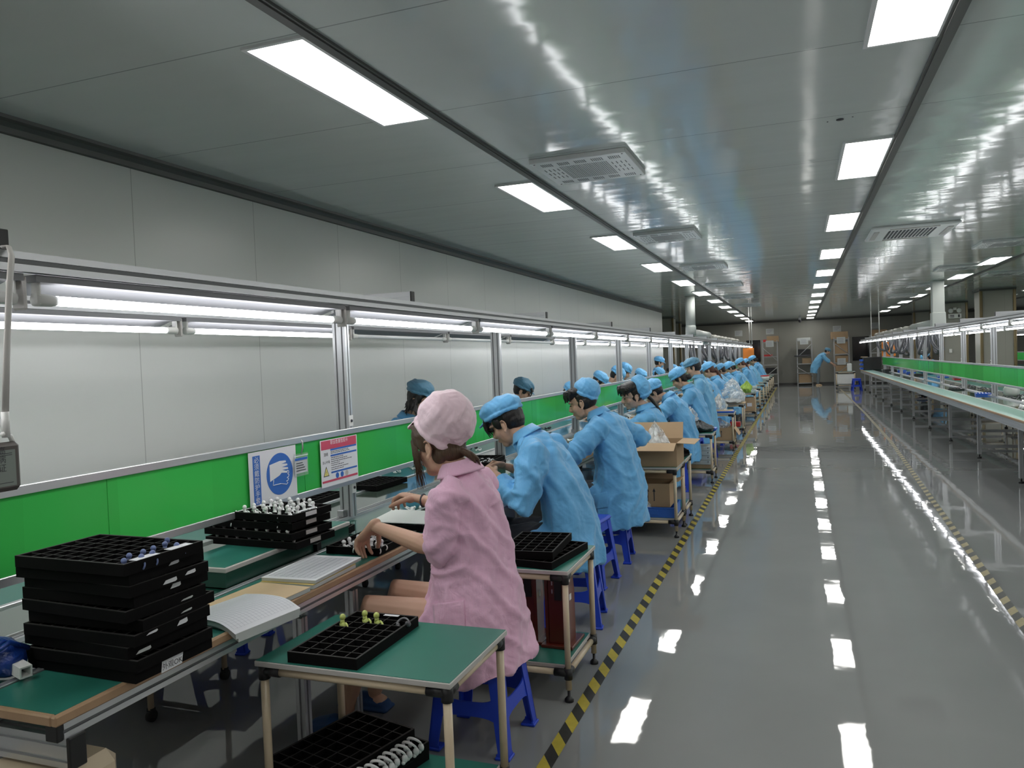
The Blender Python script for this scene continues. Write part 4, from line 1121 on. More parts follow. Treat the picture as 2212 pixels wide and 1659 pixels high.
# red-brown crank boxes on the second cart's shelf
def crank_box(label, loc, rz):
    t = thing('crank_box', label, 'crank box', loc, rz)
    out = [(-.085, 0), (.085, 0), (.085, .26), (.06, .33), (.04, .345), (-.085, .345)]
    for x in (-.055, .043): build(MB().prism([(-.062, 0), (.062, 0), (.062, .24), (.045, .31), (.02, .335), (-.062, .335)], (x, 0, .016), (x + .014, 0, .016), (0, 1, 0), (0, 0, 1)), 'side_panel', M_redwood, t)
    build(MB().box(-.041, .043, -.055, .045, .016, .34, .003), 'body', M_redwood, t)
    build(MB().box(-.075, .085, -.085, .12, 0, .016, .003), 'base', M_redwood, t)
    build(MB().box(-.005, .03, -.062, -.055, .23, .345).box(.0, .025, -.064, .0, .345, .375, .004), 'mechanism', M_blackpl, t)
    build(MB().cyl((.03, 0, .365), (.05, .0, .37), .016, 14), 'wheel', M_metal, t)
    build(MB().cyl((.05, 0, .37), (.095, 0, .378), .010, 12), 'crank_handle', M_red, t)
    build(MB().box(.0572, .0578, -.02, .01, .22, .25), 'paper_label', M_paper, t)
    for z in (.3, .26): build(MB().box(-.02, -.015, -.058, -.055, z, z + .02), 'latch', M_metal, t)
crank_box('red-brown wooden crank box with a red handle, left of the two on the cart shelf', (-1.30, 3.62, .162), .05)
crank_box('red-brown wooden crank box with a red handle, right of the two on the cart shelf', (-1.135, 3.60, .162), -.03)

# ------------------------------------------------------------------ cartons, bags and other cart loads
def carton(label, loc, w, d, h, rz=0, flaps=(1, 1, 1, 1), arrows=False, th=.005, angs=(.5, .5, .9, .6), fl=None):
    t = thing('cardboard_carton', label, 'carton', loc, rz)
    b = MB(); b.box(-w / 2, w / 2, -d / 2, d / 2, 0, th)
    b.box(-w / 2, w / 2, -d / 2, -d / 2 + th, th, h); b.box(-w / 2, w / 2, d / 2 - th, d / 2, th, h)
    b.box(-w / 2, -w / 2 + th, -d / 2 + th, d / 2 - th, th, h); b.box(w / 2 - th, w / 2, -d / 2 + th, d / 2 - th, th, h)
    if not any(flaps): b.box(-w / 2, w / 2, -d / 2, d / 2, h, h + th)
    build(b, 'body', M_card, t)
    fl = fl or min(w, d) * .42
    for i, on in enumerate(flaps):      # front(-y), back(+y), left, right
        if not on: continue
        a = angs[i]
        L = w if i < 2 else d
        f = MB().box(-L / 2 + .003, L / 2 - .003, 0, fl, 0, .004)
        M = {0: Matrix.Rotation(PI, 4, 'Z'), 1: Matrix.Identity(4), 2: Matrix.Rotation(PI / 2, 4, 'Z'), 3: Matrix.Rotation(-PI / 2, 4, 'Z')}[i]
        off = {0: (0, -d / 2, h), 1: (0, d / 2, h), 2: (-w / 2, 0, h), 3: (w / 2, 0, h)}[i]
        me = f.mesh('flap', M_cardin, True); me.transform(Matrix.Translation(off) @ M @ Matrix.Rotation(a, 4, 'X')); raw('flap', me, t)
    if arrows:
        ar = MB()
        for x in (-.02, .035):
            ar.box(x - .004, x + .004, -d / 2 - .0012, -d / 2 - .0004, h * .25, h * .68)
            ar.prism([(-.013, 0), (.013, 0), (0, .03)], (x, -d / 2 - .0012, h * .66), (x, -d / 2 - .0004, h * .66), (1, 0, 0), (0, 0, 1))
        build(ar, 'printed_arrows', M_ink, t)
    return t
def bag(label, loc, r, seed, name='plastic_bag', peak=1.6, m=None):
    """crumpled see-through bag gathered to a peak"""
    rr = random.Random(seed); ph = [rr.uniform(0, 6) for _ in range(6)]
    n, mm = 64, 34; vs = []; fs = []
    for i in range(mm + 1):
        v = i / mm
        for k in range(n):
            a = 2 * PI * k / n
            base = .72 + .28 * math.sin(min(1, v * 2.9) * PI / 2) if v < .35 else max(.02, 1 - ((v - .35) / .65) ** 1.15) * 1.0
            cr = 1 + .13 * math.sin(3 * a + ph[0] + 5 * v) + .10 * math.sin(7 * a + ph[1] - 7 * v) + .07 * math.sin(13 * a + ph[2] + 13 * v) + .05 * math.sin(23 * a + ph[5] - 19 * v)
            vs.append((r[0] * base * cr * math.cos(a) + .25 * r[0] * v * v * math.sin(ph[3]), r[1] * base * cr * math.sin(a), r[2] * (v ** .9) * (1 + .09 * math.sin(5 * a + ph[4]) + .06 * math.sin(11 * a + ph[2]))))
    for i in range(mm):
        for k in range(n): fs.append((i * n + k, i * n + (k + 1) % n, (i + 1) * n + (k + 1) % n, (i + 1) * n + k))
    fs.append(tuple(range(n))[::-1])
    o = build(MB().add(vs, fs, 0, True), name, m or M_bag, loc=loc)
    return tag(o, label, 'bag')
carton('big open cardboard carton with spread flaps on a cart', (-1.24, 6.84, .603), .48, .42, .20, 0, (1, 1, 0, 1), angs=(-.35, 1.25, 0, -.05), fl=.15)
bag('clear crumpled bag rising out of the big open carton', (-1.20, 6.86, .64), (.13, .12, .30), 3)
carton('cardboard carton with two printed arrows on the shelf below the big carton', (-1.25, 6.84, .245), .34, .30, .20, 0, (0, 1, 0, 1), True, angs=(0, 1.3, 0, .3), fl=.09)
bag('clear bag slumped in front of the carton with arrows', (-1.33, 6.66, .19), (.09, .03, .16), 5)
t = thing('storage_crate', 'blue plastic crate holding the carton with arrows', 'crate', (-1.25, 6.83, .163))
b = MB(); b.box(-.21, .21, -.19, .19, 0, .006)
for a in ((-.21, .21, -.19, -.182), (-.21, .21, .182, .19), (-.21, -.202, -.182, .182), (.202, .21, -.182, .182)): b.box(*a, .006, .085)
build(b, 'body', M_crate, t)
build(MB().box(-.214, .214, -.196, -.188, .078, .088, .002).box(-.214, .214, .188, .196, .078, .088, .002), 'rim', M_crate, t)
build(MB().box(-.075, .075, -.197, -.189, .022, .068, .003), 'grip', M_crate, t)
tag(bag('x', (-1.5, 6.45, .001), (.11, .10, .26), 9, 'paper_bundle', m=M_papergrey), 'newspaper and clear wrapping bundle beside the stool and the carton shelf', 'bundle')
bag('clear knotted bag of dark cables on the cart behind the big carton', (-1.20, 9.74, .602), (.19, .18, .13), 11, peak=1, m=mat('dark_cable_bag', (.08, .085, .09), .2, bump=1.0, bscale=40, bdist=.01, var=.9, vscale=60))
bag('white translucent bag standing on the cart behind the big carton', (-1.32, 9.78, .69), (.12, .12, .20), 12)
tag(build(MB().lathe([(0, 0), (.035, 0), (.036, .08), (.03, .095), (.012, .105), (.012, .13), (0, .13)], (0, 0, 0), 16), 'squeeze_bottle', M_plast, loc=(-1.84, 8.75, .722)), 'small white plastic bottle between the laughing man and the bags', 'bottle')
tag(build(MB().box(-.10, .10, -.10, .10, 0, .03, .004), 'parts_bin', M_bluetray, loc=(-1.09, 9.88, .603)), 'flat blue bin at the corner of the cable bag cart', 'bin')
t = thing('drawer_box', 'grey drawer box with a printed grid and four round knobs on a cart shelf', 'drawer box', (-1.20, 9.72, .163))
build(MB().box(-.16, .16, -.15, .15, 0, .05, .003), 'base', M_card, t)
for k in range(4):
    dd = build(MB().box(-.155, .155, -.155, .14, .052 + k * .056, .104 + k * .056, .002), 'drawer', M_papergrey, t)
    build(MB().cyl((-.02, -.160, .085 + k * .056), (-.02, -.154, .085 + k * .056), .006, 10).cyl((.13, -.160, .085 + k * .056), (.13, -.154, .085 + k * .056), .006, 10), 'knob', M_ink, dd)
    gg = MB()
    for i in range(14): gg.box(-.15 + i * .021, -.149 + i * .021, -.1556, -.155, .054 + k * .056, .102 + k * .056)
    build(gg, 'printed_grid', M_grid, dd)
for k in range(2): tray((-1.12, 7.34, .640 - .037 * k), .35 - .5 * k, ('upper', 'lower')[k] + ' black tray jutting out between the carton cart and the drawer cart', .20, .26, 4, 5)
carton('tall narrow cardboard carton standing on a cart with a blue tray', (-1.42, 12.85, .603), .16, .30, .30, .1, (0, 0, 0, 0))
bag('dark wire bundle in a clear bag on top of the tall narrow carton', (-1.42, 12.85, .91), (.09, .11, .12), 21, m=MATS['dark_cable_bag'])
bag('white bag beside the tall narrow carton', (-1.25, 13.02, .603), (.11, .12, .28), 22)
t = thing('flat_tray', 'flat blue tray with kraft paper on a cart in the middle of the line', 'tray', (-1.18, 12.9, .603), .05)
build(MB().box(-.17, .17, -.18, .18, 0, .025, .004), 'body', M_bluetray, t); build(MB().box(-.14, .15, -.15, .16, .026, .03), 'kraft_sheet', M_kraft, t)
carton('low open carton with white bags on the shelf of the blue tray cart', (-1.24, 12.92, .163), .46, .38, .20, 0, (0, 0, 0, 1), True, angs=(0, 0, 0, -1.0), fl=.14)
bag('white bag heaped in the carton under the blue tray', (-1.27, 12.92, .34), (.17, .15, .16), 23)
bag('large white translucent bag of parts on the wooden board', (-1.25, 15.15, .615), (.26, .22, .42), 25)
bag('low heap of speckled parts under the large white bag', (-1.22, 15.0, .615), (.22, .15, .10), 26, m=mat('speckled_parts', (.55, .54, .53), .4, bump=1, bscale=50, bdist=.01, var=.9, vscale=70))
tag(build(MB().box(-.29, .29, -.22, .22, 0, .012, .002), 'wooden_board', M_kraft, loc=(-1.27, 15.17, .603)), 'thin wooden board under the large white bag on a cart', 'board')
tag(build(MB().box(-.10, .10, -.10, .10, 0, .09, .008), 'parts_bin', M_red, loc=(-1.18, 15.17, .163)), 'red bin on the shelf under the wooden board cart', 'bin')
bag('lime green bag on a cart far down the left line', (-1.22, 19.1, .603), (.14, .13, .26), 27, m=M_limebag)
bag('flat white bag beside the lime green bag', (-1.06, 19.22, .603), (.13, .12, .07), 28)
c = carton('closed cardboard carton with white labels on the shelf under the lime bag', (-1.22, 19.2, .163), .42, .40, .32, 0, (0, 0, 0, 0))
build(MB().box(-.10, -.03, -.2025, -.2008, .10, .22).box(.03, .14, -.2025, -.2008, .12, .20), 'paper_label', M_paper, c)
tag(build(MB().box(-.12, .12, -.09, .09, 0, .05, .006), 'white_box', M_plast, loc=(-1.2, 21.6, .603)), 'flat white box on a distant cart of the left line', 'box')
t = thing('white_tub', 'round white tub with a red lid on a distant cart', 'tub', (-1.15, 27.6, .603))
build(MB().lathe([(0, 0), (.15, 0), (.17, .12), (0, .12)], (0, 0, 0), 20), 'body', M_plast, t); build(MB().lathe([(0, .12), (.175, .12), (.175, .15), (0, .16)], (0, 0, 0), 20), 'lid', M_red, t)

# things on the right line
def rtray(label, x, y, rz, me_m, L=.42, W=.30, H=.05):
    t = thing('parts_tray', label, 'tray', (x, y, .717), rz)
    b = MB(); b.box(-L / 2, L / 2, -W / 2, W / 2, 0, .006)
    for a in ((-L / 2, L / 2, -W / 2, -W / 2 + .006), (-L / 2, L / 2, W / 2 - .006, W / 2), (-L / 2, -L / 2 + .006, -W / 2, W / 2), (L / 2 - .006, L / 2, -W / 2, W / 2)): b.box(*a, .006, H)
    build(b, 'body', me_m, t)
    c = MB()
    for i in range(9):
        for j in range(5): c.ell((-L / 2 + L * (i + .5) / 9, -W / 2 + W * (j + .5) / 5, H * .55), (.010, .010, H * .45), 6, 4)
    build(c, 'contents', M_white if me_m is M_bluetray else M_blackpl, t)
rtray('bright blue tray on the right belt near the right edge', 2.76, 14.37, 1.45, M_bluetray, .34, .22, .03)
rtray('flat black tray on the right belt beside the blue one', 2.70, 16.3, 1.4, M_blackpl, .5, .26, .022)
rtray('blue tray with white parts under the right green screen', 3.38, 22.2, 1.5, M_bluetray, .5, .24, .04)
rtray('red tray under the right green screen', 3.45, 20.5, 1.5, M_red, .5, .22, .04)
rtray('distant blue tray on the right line, nearer of two', 3.15, 26.3, 1.5, M_bluetray, .5, .25, .05)
rtray('distant blue tray on the right line, farther of two', 3.15, 28.5, 1.5, M_bluetray, .5, .25, .05)
rtray('large black tray on the right line in the distance', 2.85, 29.1, 0, M_blackpl, .35, .8, .07)
rtray('dark tray of small parts in the middle of the right line', 3.1, 24.4, 0, M_blackpl, .4, .6, .04)
tag(build(MB().lathe([(0, 0), (.09, 0), (.11, .04), (.11, .11), (.085, .145), (0, .15)], (0, 0, 0), 24), 'white_roll', M_plast, loc=(3.05, 13.9, .72)), 'big white roll standing on the right line behind the screen posts', 'roll')
bag('white net bag of parts at the right edge of the right line', (3.1, 12.6, .72), (.16, .45, .10), 31)
for k in range(26):
    o = raw('cable_clip', HG, loc=(2.95 + rnd.uniform(-.1, .25), 12.6 + k * .22, .718), rot=(0, 0, rnd.uniform(0, 6))); o.scale = (1.6,) * 3
    tag(o, 'small dark clip scattered on the right line under the green screen', 'clip', 'dark clips scattered on the right line')
t = thing('parts_cabinet', 'black parts cabinet with blue drawers on the end of the right line', 'cabinet', (2.26, 31.7, .72))
build(MB().box(-.05, .55, -.3, .3, 0, .48, .01), 'body', M_blackpl, t)
for k in range(3): build(MB().box(-.16, -.05, -.2, .2, .03 + .15 * k, .10 + .15 * k, .006), 'drawer', M_bluetray, t)
build(MB().box(-.12, .1, -.2, .1, .485, .50), 'paper_stack', M_kraft, t)
t = thing('waste_bin', 'grey plastic bin on the floor behind the right line', 'bin', (3.2, 18.9, 0))
build(MB().lathe([(0, 0), (.17, 0), (.21, .36), (.20, .36), (.165, .02), (0, .02)], (0, 0, 0), 24), 'body', M_duct, t)
build(MB().lathe([(.20, .35), (.218, .35), (.218, .375), (.20, .375)], (0, 0, 0), 24), 'rim', M_duct, t)
t = thing('emergency_light', 'twin head emergency light with an exit sign on the second pillar', 'emergency light', (4.80, 28.955, 2.55))
for sx in (-1, 1): build(MB().ell((sx * .12, -.05, .10), (.075, .05, .075)), 'lamp_head', M_plast, t)
build(MB().box(-.05, .05, -.06, 0, .12, .20, .01), 'battery_box', M_plast, t)
bd = build(MB().box(-.19, .19, -.03, 0, -.15, 0, .006), 'exit_panel', M_plast, t)
build(MB().box(.09, .14, -.034, -.031, -.12, -.03).box(-.14, -.02, -.034, -.031, -.07, -.045).box(-.14, -.02, -.034, -.031, -.11, -.09), 'printed_figure', M_ink, bd)
tag(build(MB().box(4.62, 4.70, 28.99 - .05, 29 - .036, 1.28, 1.40, .004), 'wall_switch', M_plast), 'small white switch on the second pillar', 'switch')

# ------------------------------------------------------------------ racks at the back wall
def rack(label, x0, x1, h, y=36.6, d=.5, levels=(.08, .52, .93, 1.30, 1.95), diag=((1.38, 1.9), (.6, .14))):
    t = thing('storage_rack', label, 'rack', ((x0 + x1) / 2, y, 0)); w = x1 - x0
    for sx in (-1, 1):
        for dy in (0, d): build(MB().box(sx * w / 2 - .02, sx * w / 2 + .02, dy - .02, dy + .02, 0, h), 'upright', M_shelf, t)
    for z in levels: build(MB().box(-w / 2, w / 2, -.02, d, z, z + .035), 'shelf', M_shelf, t)
    for a, b in diag:
        for_ = MB().tube([(-w / 2, -.015, a), (w / 2, -.015, b)], .014, 6); build(for_, 'brace', M_shelf, t)
    return t
rack('left metal storage rack at the back wall with a red tray', -1.55, -.93, 2.05, diag=((1.72, 1.12), (.35, .85)))
rack('middle metal storage rack at the back wall', -.10, .51, 2.1, diag=((1.25, 1.82), (.80, .40)))
rack('right metal storage rack at the back wall behind the bending person', 1.42, 2.01, 2.05, diag=((1.80, 1.30), (.40, .85)))
rack('fourth metal rack at the back wall behind the right line end', 2.85, 3.5, 2.1, y=36.3)
def bx(name, label, cat, m, *a): return tag(build(MB().box(*a, .006), name, m), label, cat)
bx('storage_box', 'brown carton sitting on top of the left rack', 'box', M_card, -1.36, -.86, 36.62, 37.05, 1.985, 2.24)
bx('storage_box', 'large brown carton sitting on top of the right rack', 'box', M_card, 1.30, 1.99, 36.62, 37.1, 1.985, 2.30)
bx('storage_box', 'brown carton at chest height in the right rack', 'box', M_card, 1.46, 1.97, 36.65, 37.05, 1.335, 1.85)
bx('storage_box', 'brown carton low in the right rack', 'box', M_card, 1.46, 1.97, 36.65, 37.05, .965, 1.24)
bx('storage_box', 'brown carton at the bottom of the right rack', 'box', M_card, 1.46, 1.90, 36.65, 37.05, .555, .84)
bx('storage_box', 'brown carton low in the middle rack', 'box', M_card, -.06, .47, 36.65, 37.05, .115, .50)
bx('storage_box', 'brown carton at waist height in the middle rack', 'box', M_card, .10, .47, 36.65, 37.05, .965, 1.2)
bx('storage_box', 'grey plastic box on top of the middle rack', 'box', M_papergrey, -.08, .46, 36.65, 37.0, 1.985, 2.1)
bx('storage_box', 'dark box in the middle rack', 'box', M_blackpl, -.06, .45, 36.65, 37.0, 1.335, 1.60)
bx('storage_box', 'red and white tray in the left rack', 'tray', M_red, -1.5, -1.15, 36.62, 37.0, 1.335, 1.42)
bx('storage_box', 'black box with a red lid low in the left rack', 'box', M_blackpl, -1.45, -.98, 36.65, 37.0, .555, .82)
bx('storage_box', 'small red and white carton at the top of the left rack', 'box', M_red, -1.52, -1.38, 36.62, 36.9, 1.985, 2.09)
bx('storage_box', 'wide dark board across the middle rack', 'board', M_ink, -.22, .45, 36.52, 36.57, 1.28, 1.33)
for i, (x, z, l, yy) in enumerate([(-1.24, 1.90, 'left', 36.575), (.20, 1.95, 'middle', 36.575), (1.70, 1.92, 'right', 36.575), (1.70, 1.0, 'right', 36.575)]):
    o = build(MB().box(x - .17, x + .17, yy, yy + .004, z - .14, z + .14), 'rack_notice', M_papergrey)
    tag(o, 'grey printed notice hanging %s on the %s rack' % ('low' if z < 1.5 else 'high', l), 'notice')
    g = MB()
    for k in range(4): g.box(x - .13, x + .08 + .02 * (k % 2), yy - .0015, yy - .0005, z + .07 - k * .05, z + .085 - k * .05)
    build(g, 'small_print', M_grid, o)
for i, (x, z, l) in enumerate([(-2.63, 2.45, 'leftmost'), (-1.25, 2.47, 'second'), (1.59, 2.45, 'third'), (3.12, 2.51, 'rightmost')]):
    o = build(MB().box(x - .17, x + .17, YE - .006, YE - .001, z - .13, z + .13), 'wall_notice', M_papergrey)
    tag(o, 'small grey notice high on the back wall, %s of four' % l, 'notice')
    g = MB()
    for k in range(3): g.box(x - .13, x + .13 - .05 * k, YE - .008, YE - .0065, z + .06 - k * .06, z + .08 - k * .06)
    build(g, 'small_print', M_grid, o)
bx('dark_board', 'dark glossy notice board on the back wall behind the left line end', 'board', M_darkbd, -2.3, -1.68, YE - .03, YE - .004, 1.1, 2.1)
bx('dark_board', 'dark glossy notice board on the back wall behind the right line end', 'board', M_darkbd, 2.2, 2.95, YE - .03, YE - .004, 1.0, 2.05)
bx('storage_box', 'brown carton on the shelf above the right line end', 'box', M_card, 2.9, 3.5, 36.35, 36.7, 1.985, 2.3)
# ------------------------------------------------------------------ people
def remesh(mb, name, mats, voxel, smooth=3, fold=None):
    """close, join and smooth overlapping lofts into ONE continuous surface"""
    me = mb.mesh(name, mats, True)
    o = bpy.data.objects.new('tmp', me); COL.objects.link(o)
    m = o.modifiers.new('r', 'REMESH'); m.mode = 'VOXEL'; m.voxel_size = voxel; m.use_smooth_shade = True
    if smooth: s = o.modifiers.new('s', 'SMOOTH'); s.factor = .5; s.iterations = smooth
    bpy.context.view_layer.update()
    out = bpy.data.meshes.new_from_object(o.evaluated_get(bpy.context.evaluated_depsgraph_get()))
    bpy.data.objects.remove(o); bpy.data.meshes.remove(me)
    out.name = name
    out.materials.clear()
    out.materials.append(mats if not isinstance(mats, (list, tuple)) else mats[0])
    if fold is not None:
        n = len(out.vertices); co = np.empty(n * 3); out.vertices.foreach_get('co', co); co = co.reshape(-1, 3)
        nr = np.empty(n * 3); out.vertex_normals.foreach_get('vector', nr); nr = nr.reshape(-1, 3)
        co = co + nr * fold(co)[:, None]
        out.vertices.foreach_set('co', co.ravel())
    out.polygons.foreach_set('use_smooth', [True] * len(out.polygons))
    out.update()
    return out

def cloth_folds(amp, seed, elbows=(), shoulders=()):
    r = np.random.RandomState(seed); ph = r.uniform(0, 6.28, 12)
    def f(p):
        x, y, z = p[:, 0], p[:, 1], p[:, 2]
        wq = np.sin(z * 7 + ph[0] + y * 3) * 1.6 + np.sin(z * 15 + x * 9 + ph[1]) * .7
        a = .5 + .5 * np.sin(y * 34 + x * 26 + wq * 1.6 + ph[2])
        b = .5 + .5 * np.sin(x * 50 - y * 40 + z * 9 + wq * 1.5 + ph[3])
        c = np.sin(x * 46 + ph[4] + 2 * np.sin(z * 21)) * np.sin(y * 41 + z * 33 + ph[5])
        d = .5 + .5 * np.sin(z * 44 + 6 * np.sin(x * 7 + y * 6 + ph[6]) + ph[7])
        e = np.sin(x * 95 + 3 * np.sin(z * 40 + ph[10])) * np.sin(y * 85 + 2.5 * np.sin(z * 55 + x * 30 + ph[11]))
        m = .5 + .5 * np.sin(x * 6 + y * 5 + z * 4 + ph[8])
        wz = np.clip(1.4 - z * .6, .65, 1.3)
        out = amp * ((a ** 2 - .4) * wz + (b ** 3 - .3) * .8 * m * wz + c * .10 + (d ** 4 - .2) * .6 * (1 - m) + e * .09)
        for (ex, ey, ez, rad) in elbows:
            dd = np.sqrt((x - ex) ** 2 + (y - ey) ** 2 + (z - ez) ** 2)
            w = np.exp(-(dd / rad) ** 2)
            out = out + w * amp * 1.1 * ((.5 + .5 * np.sin(dd * 120 + 3 * np.sin(y * 20 + z * 15 + x * 12 + ph[9]))) ** 2 - .3)
        for (ex, ey, ez, rad) in shoulders:
            dd = np.sqrt((x - ex) ** 2 + (y - ey) ** 2 + (z - ez) ** 2); th = np.arctan2(z - ez, (x - ex) + .6 * (y - ey))
            w = np.exp(-((dd - rad * 1.1) / (rad * .7)) ** 2)
            out = out + w * amp * .35 * ((.5 + .5 * np.sin(5 * th + ph[10] + 16 * dd + 2 * np.sin(z * 12))) ** 2 - .35)
        return out
    return f

def head_frame(hc, fd, roll=0.0):
    f = Vector(fd).normalized(); l = Vector((0, 0, 1)).cross(f).normalized(); u = f.cross(l)
    if roll: q = Matrix.Rotation(roll, 3, f); l = q @ l; u = q @ u
    return Matrix((f, l, u)).transposed()          # columns: forward, left, up

def hand(mb, w, d, n, left, curl=.6, s=1.0, pinch=False):
    d = Vector(d).normalized(); n = Vector(n); n = (n - d * n.dot(d)).normalized()
    t = (n.cross(d)) * (1 if left else -1)          # towards the thumb
    w = Vector(w)
    mb.tube([w - d * .03 * s, w + d * .01 * s, w + d * .045 * s, w + d * .085 * s], [(.026 * s, .019 * s), (.029 * s, .017 * s), (.038 * s, .015 * s), (.040 * s, .0125 * s)], 14, ref=t, round_ends=True)
    mb.ell(w + d * .03 * s + t * .022 * s + n * .008 * s, (.022 * s, .016 * s, .016 * s), 10, 7)
    for k in range(4):
        p = w + d * (.086 - .003 * abs(k - 1.2)) * s + t * (.0295 - .0195 * k) * s
        L = (.076, .085, .079, .062)[k] * s
        ang = 0; pts = [p - d * .012 * s, p]; rr = [.0092 * s, .0094 * s]
        cc = curl * (.85 + .12 * k) if not (pinch and k == 0) else curl * 1.15
        for q, fr in enumerate((.45, .31, .24)):
            ang += cc * (1.0, 1.15, .7)[q]
            dr = d * math.cos(ang) + n * math.sin(ang) + t * (.10 - .06 * k) * (1 if q == 0 else 0)
            p = p + dr.normalized() * L * fr; pts.append(p); rr.append((.0088, .0080, .0066)[q] * s)
        mb.tube(pts, rr, 10, round_ends=True)
    p = w + d * .022 * s + t * .026 * s; pts = [p - t * .012 * s, p]; rr = [.013 * s, .0135 * s]
    for q, (L, a) in enumerate(((.042, (.62, .62, .38)), (.034, (.80, .22, .52)), (.028, (.82, -.05, .55)))):
        dr = (d * a[0] + t * a[1] + n * a[2]).normalized(); p = p + dr * L * s; pts.append(p); rr.append((.0115, .0100, .0080)[q] * s)
    mb.tube(pts, rr, 10, round_ends=True)

def person(label, base, S, rz=0.0):
    """S: dict of local joint positions (x towards -x is forward). Builds body + hair, cap, smock, trousers, shoes."""
    g = lambda k, d=None: S.get(k, d)
    V = Vector
    hs = g('hs', 1.06); vox = g('vox', .005); lod = g('lod', 0)
    hip = V(g('hip', (0, 0, .50))); neck = V(g('neck')); hc = V(g('head')); fd = V(g('fd', (-.95, 0, -.3)))
    HF = head_frame(hc, fd, g('roll', 0)); H = lambda x, y, z: hc + HF @ V((x, y, z)) * hs
    sc = hs
    b = MB()
    # head: skull, face, jaw, cheeks, nose, brow, lips, ears
    e = lambda c, r, n=18, m=12: b.ell(H(*c), tuple(q * sc for q in r), n, m, M=HF)
    e((-.018, 0, .030), (.097, .076, .088)); e((.022, 0, -.030), (.068, .058, .082)); e((.052, 0, -.090), (.030, .030, .026)); e((.015, 0, -.075), (.055, .050, .038))
    for s in (-1, 1):
        e((.050, s * .034, -.028), (.030, .026, .030)); e((.070, s * .030, .028), (.020, .028, .010))
        e((-.008, s * .077, -.012), (.014, .008, .027)); b.tube([H(-.010 + .017 * math.cos(a) - .004 * math.sin(a), s * (.085 + .004 * math.sin(a)), -.010 + .029 * math.sin(a)) for a in [1.0 + i * .42 for i in range(10)]], .0048 * sc, 6)
        e((-.004, s * .083, -.042), (.009, .006, .010))
    b.tube([H(.078, 0, .020), H(.092, 0, -.004), H(.104, 0, -.026), H(.094, 0, -.036)], [.007 * sc, .008 * sc, .0125 * sc, .010 * sc], 10, round_ends=True)
    for s in (-1, 1): e((.090, s * .011, -.032), (.010, .008, .007), 10, 7)
    e((.080, 0, -.058), (.013, .026, .0075), 12, 8); e((.078, 0, -.069), (.012, .021, .0075), 12, 8)
    hb = H(-.020, 0, -.060)
    b.tube([neck - V((-.02, 0, .06)), neck, hb * .6 + neck * .4, hb], [.066 * sc, .056 * sc, .052 * sc, .052 * sc], 16, round_ends=True)
    # slim torso under the clothes, shoulders
    shL, shR = V(g('shL')), V(g('shR')); mid = hip * .5 + neck * .5 + V(g('bow', (.04, 0, 0)))
    b.tube([hip - V((0, 0, .02)), hip * .72 + mid * .28, mid, mid * .35 + neck * .65, neck], [(.10, .14), (.095, .135), (.085, .13), (.075, .14), (.05, .07)], 16, ref=(1, 0, 0), round_ends=True)
    b.tube([shL, neck * .55 + shL * .45 - V((0, 0, .02)), neck * .55 + shR * .45 - V((0, 0, .02)), shR], [.045, .05, .05, .045], 12, round_ends=True)
    for sd, s in (('L', True), ('R', False)):
        sh, el, wr = V(g('sh' + sd)), V(g('el' + sd)), V(g('wr' + sd))
        b.tube([sh, sh * .6 + el * .4, el, el * .75 + wr * .25, el * .4 + wr * .6, wr], [.044, .042, .037 * g('arm', 1), .040 * g('arm', 1), .033 * g('arm', 1), .0235 * g('arm', 1)], 14, round_ends=True)
        hd = V(g('hd' + sd, (wr - el))); hn = V(g('hn' + sd, (0, 0, -1)))
        if lod < 2: hand(b, wr + hd.normalized() * .012, hd, hn, s, g('curl' + sd, .55), hs * 1.0, True)
        else: b.tube([wr, wr + hd.normalized() * .09, wr + hd.normalized() * .15 + hn * .04], [(.03, .018), (.04, .016), (.02, .012)], 10, round_ends=True)
    # legs
    for s in (-1, 1):
        kn = V(g('knee', (-.42, 0, .50))) + V((0, s * .12, 0)); an = V(g('ankle', (-.40, 0, .08))) + V((0, s * .12, 0))
        hp = hip + V((0, s * .09, -.01))
        b.tube([hp, hp * .5 + kn * .5, kn, kn * .7 + an * .3 + V((.01, 0, 0)), kn * .3 + an * .7, an], [.085, .075, .058, .056, .040, .034], 14, round_ends=True)
        b.tube([an + V((.03, 0, -.045)), an + V((-.04, 0, -.05)), an + V((-.13, 0, -.058))], [(.028, .036), (.025, .042), (.016, .036)], 12, ref=(0, 0, 1), round_ends=True)
    o = raw('person', remesh(b, 'person', g('skin', M_skin), vox, 2), loc=base, rot=(0, 0, rz))
    tag(o, label, 'person')
    C = lambda mb, name, m, v, sm=3, fold=None: raw(name, remesh(mb, name, m, v, sm, fold), o)
    if lod == 0:
        for s in (-1, 1):
            # eye, lid line and brow
            eb = MB(); eb.ell(H(.0815, s * .030, .004), (.0075 * sc, .014 * sc, .0042 * sc), 12, 8, M=HF); build(eb, 'eye', M_eye, o)
            br = MB(); br.tube([H(.088, s * .014, .022), H(.088, s * .03, .027), H(.076, s * .048, .022)], [.0028 * sc, .0034 * sc, .002 * sc], 8, round_ends=True); build(br, 'eyebrow', M_hair, o)
        lb = MB(); lb.ell(H(.0865, 0, -.0635), (.0075 * sc, .021 * sc, .0065 * sc), 12, 8, M=HF); build(lb, 'lips', M_lip, o)
    # hair
    hr = MB(); hf = MB(); hm_ = g('hairm', M_hair); style = g('hair', 'short')
    he = lambda c, r, n=16, m=11: hr.ell(H(*c), tuple(q * sc for q in r), n, m, M=HF)
    he((-.030, 0, .036), (.094, .083, .088)); he((-.045, 0, .0), (.070, .074, .060))
    if style == 'short':
        he((.045, 0, .085), (.050, .058, .030)); he((-.060, 0, -.030), (.038, .055, .030))
        for s in (-1, 1): he((.012, s * .066, .020), (.022, .014, .034))
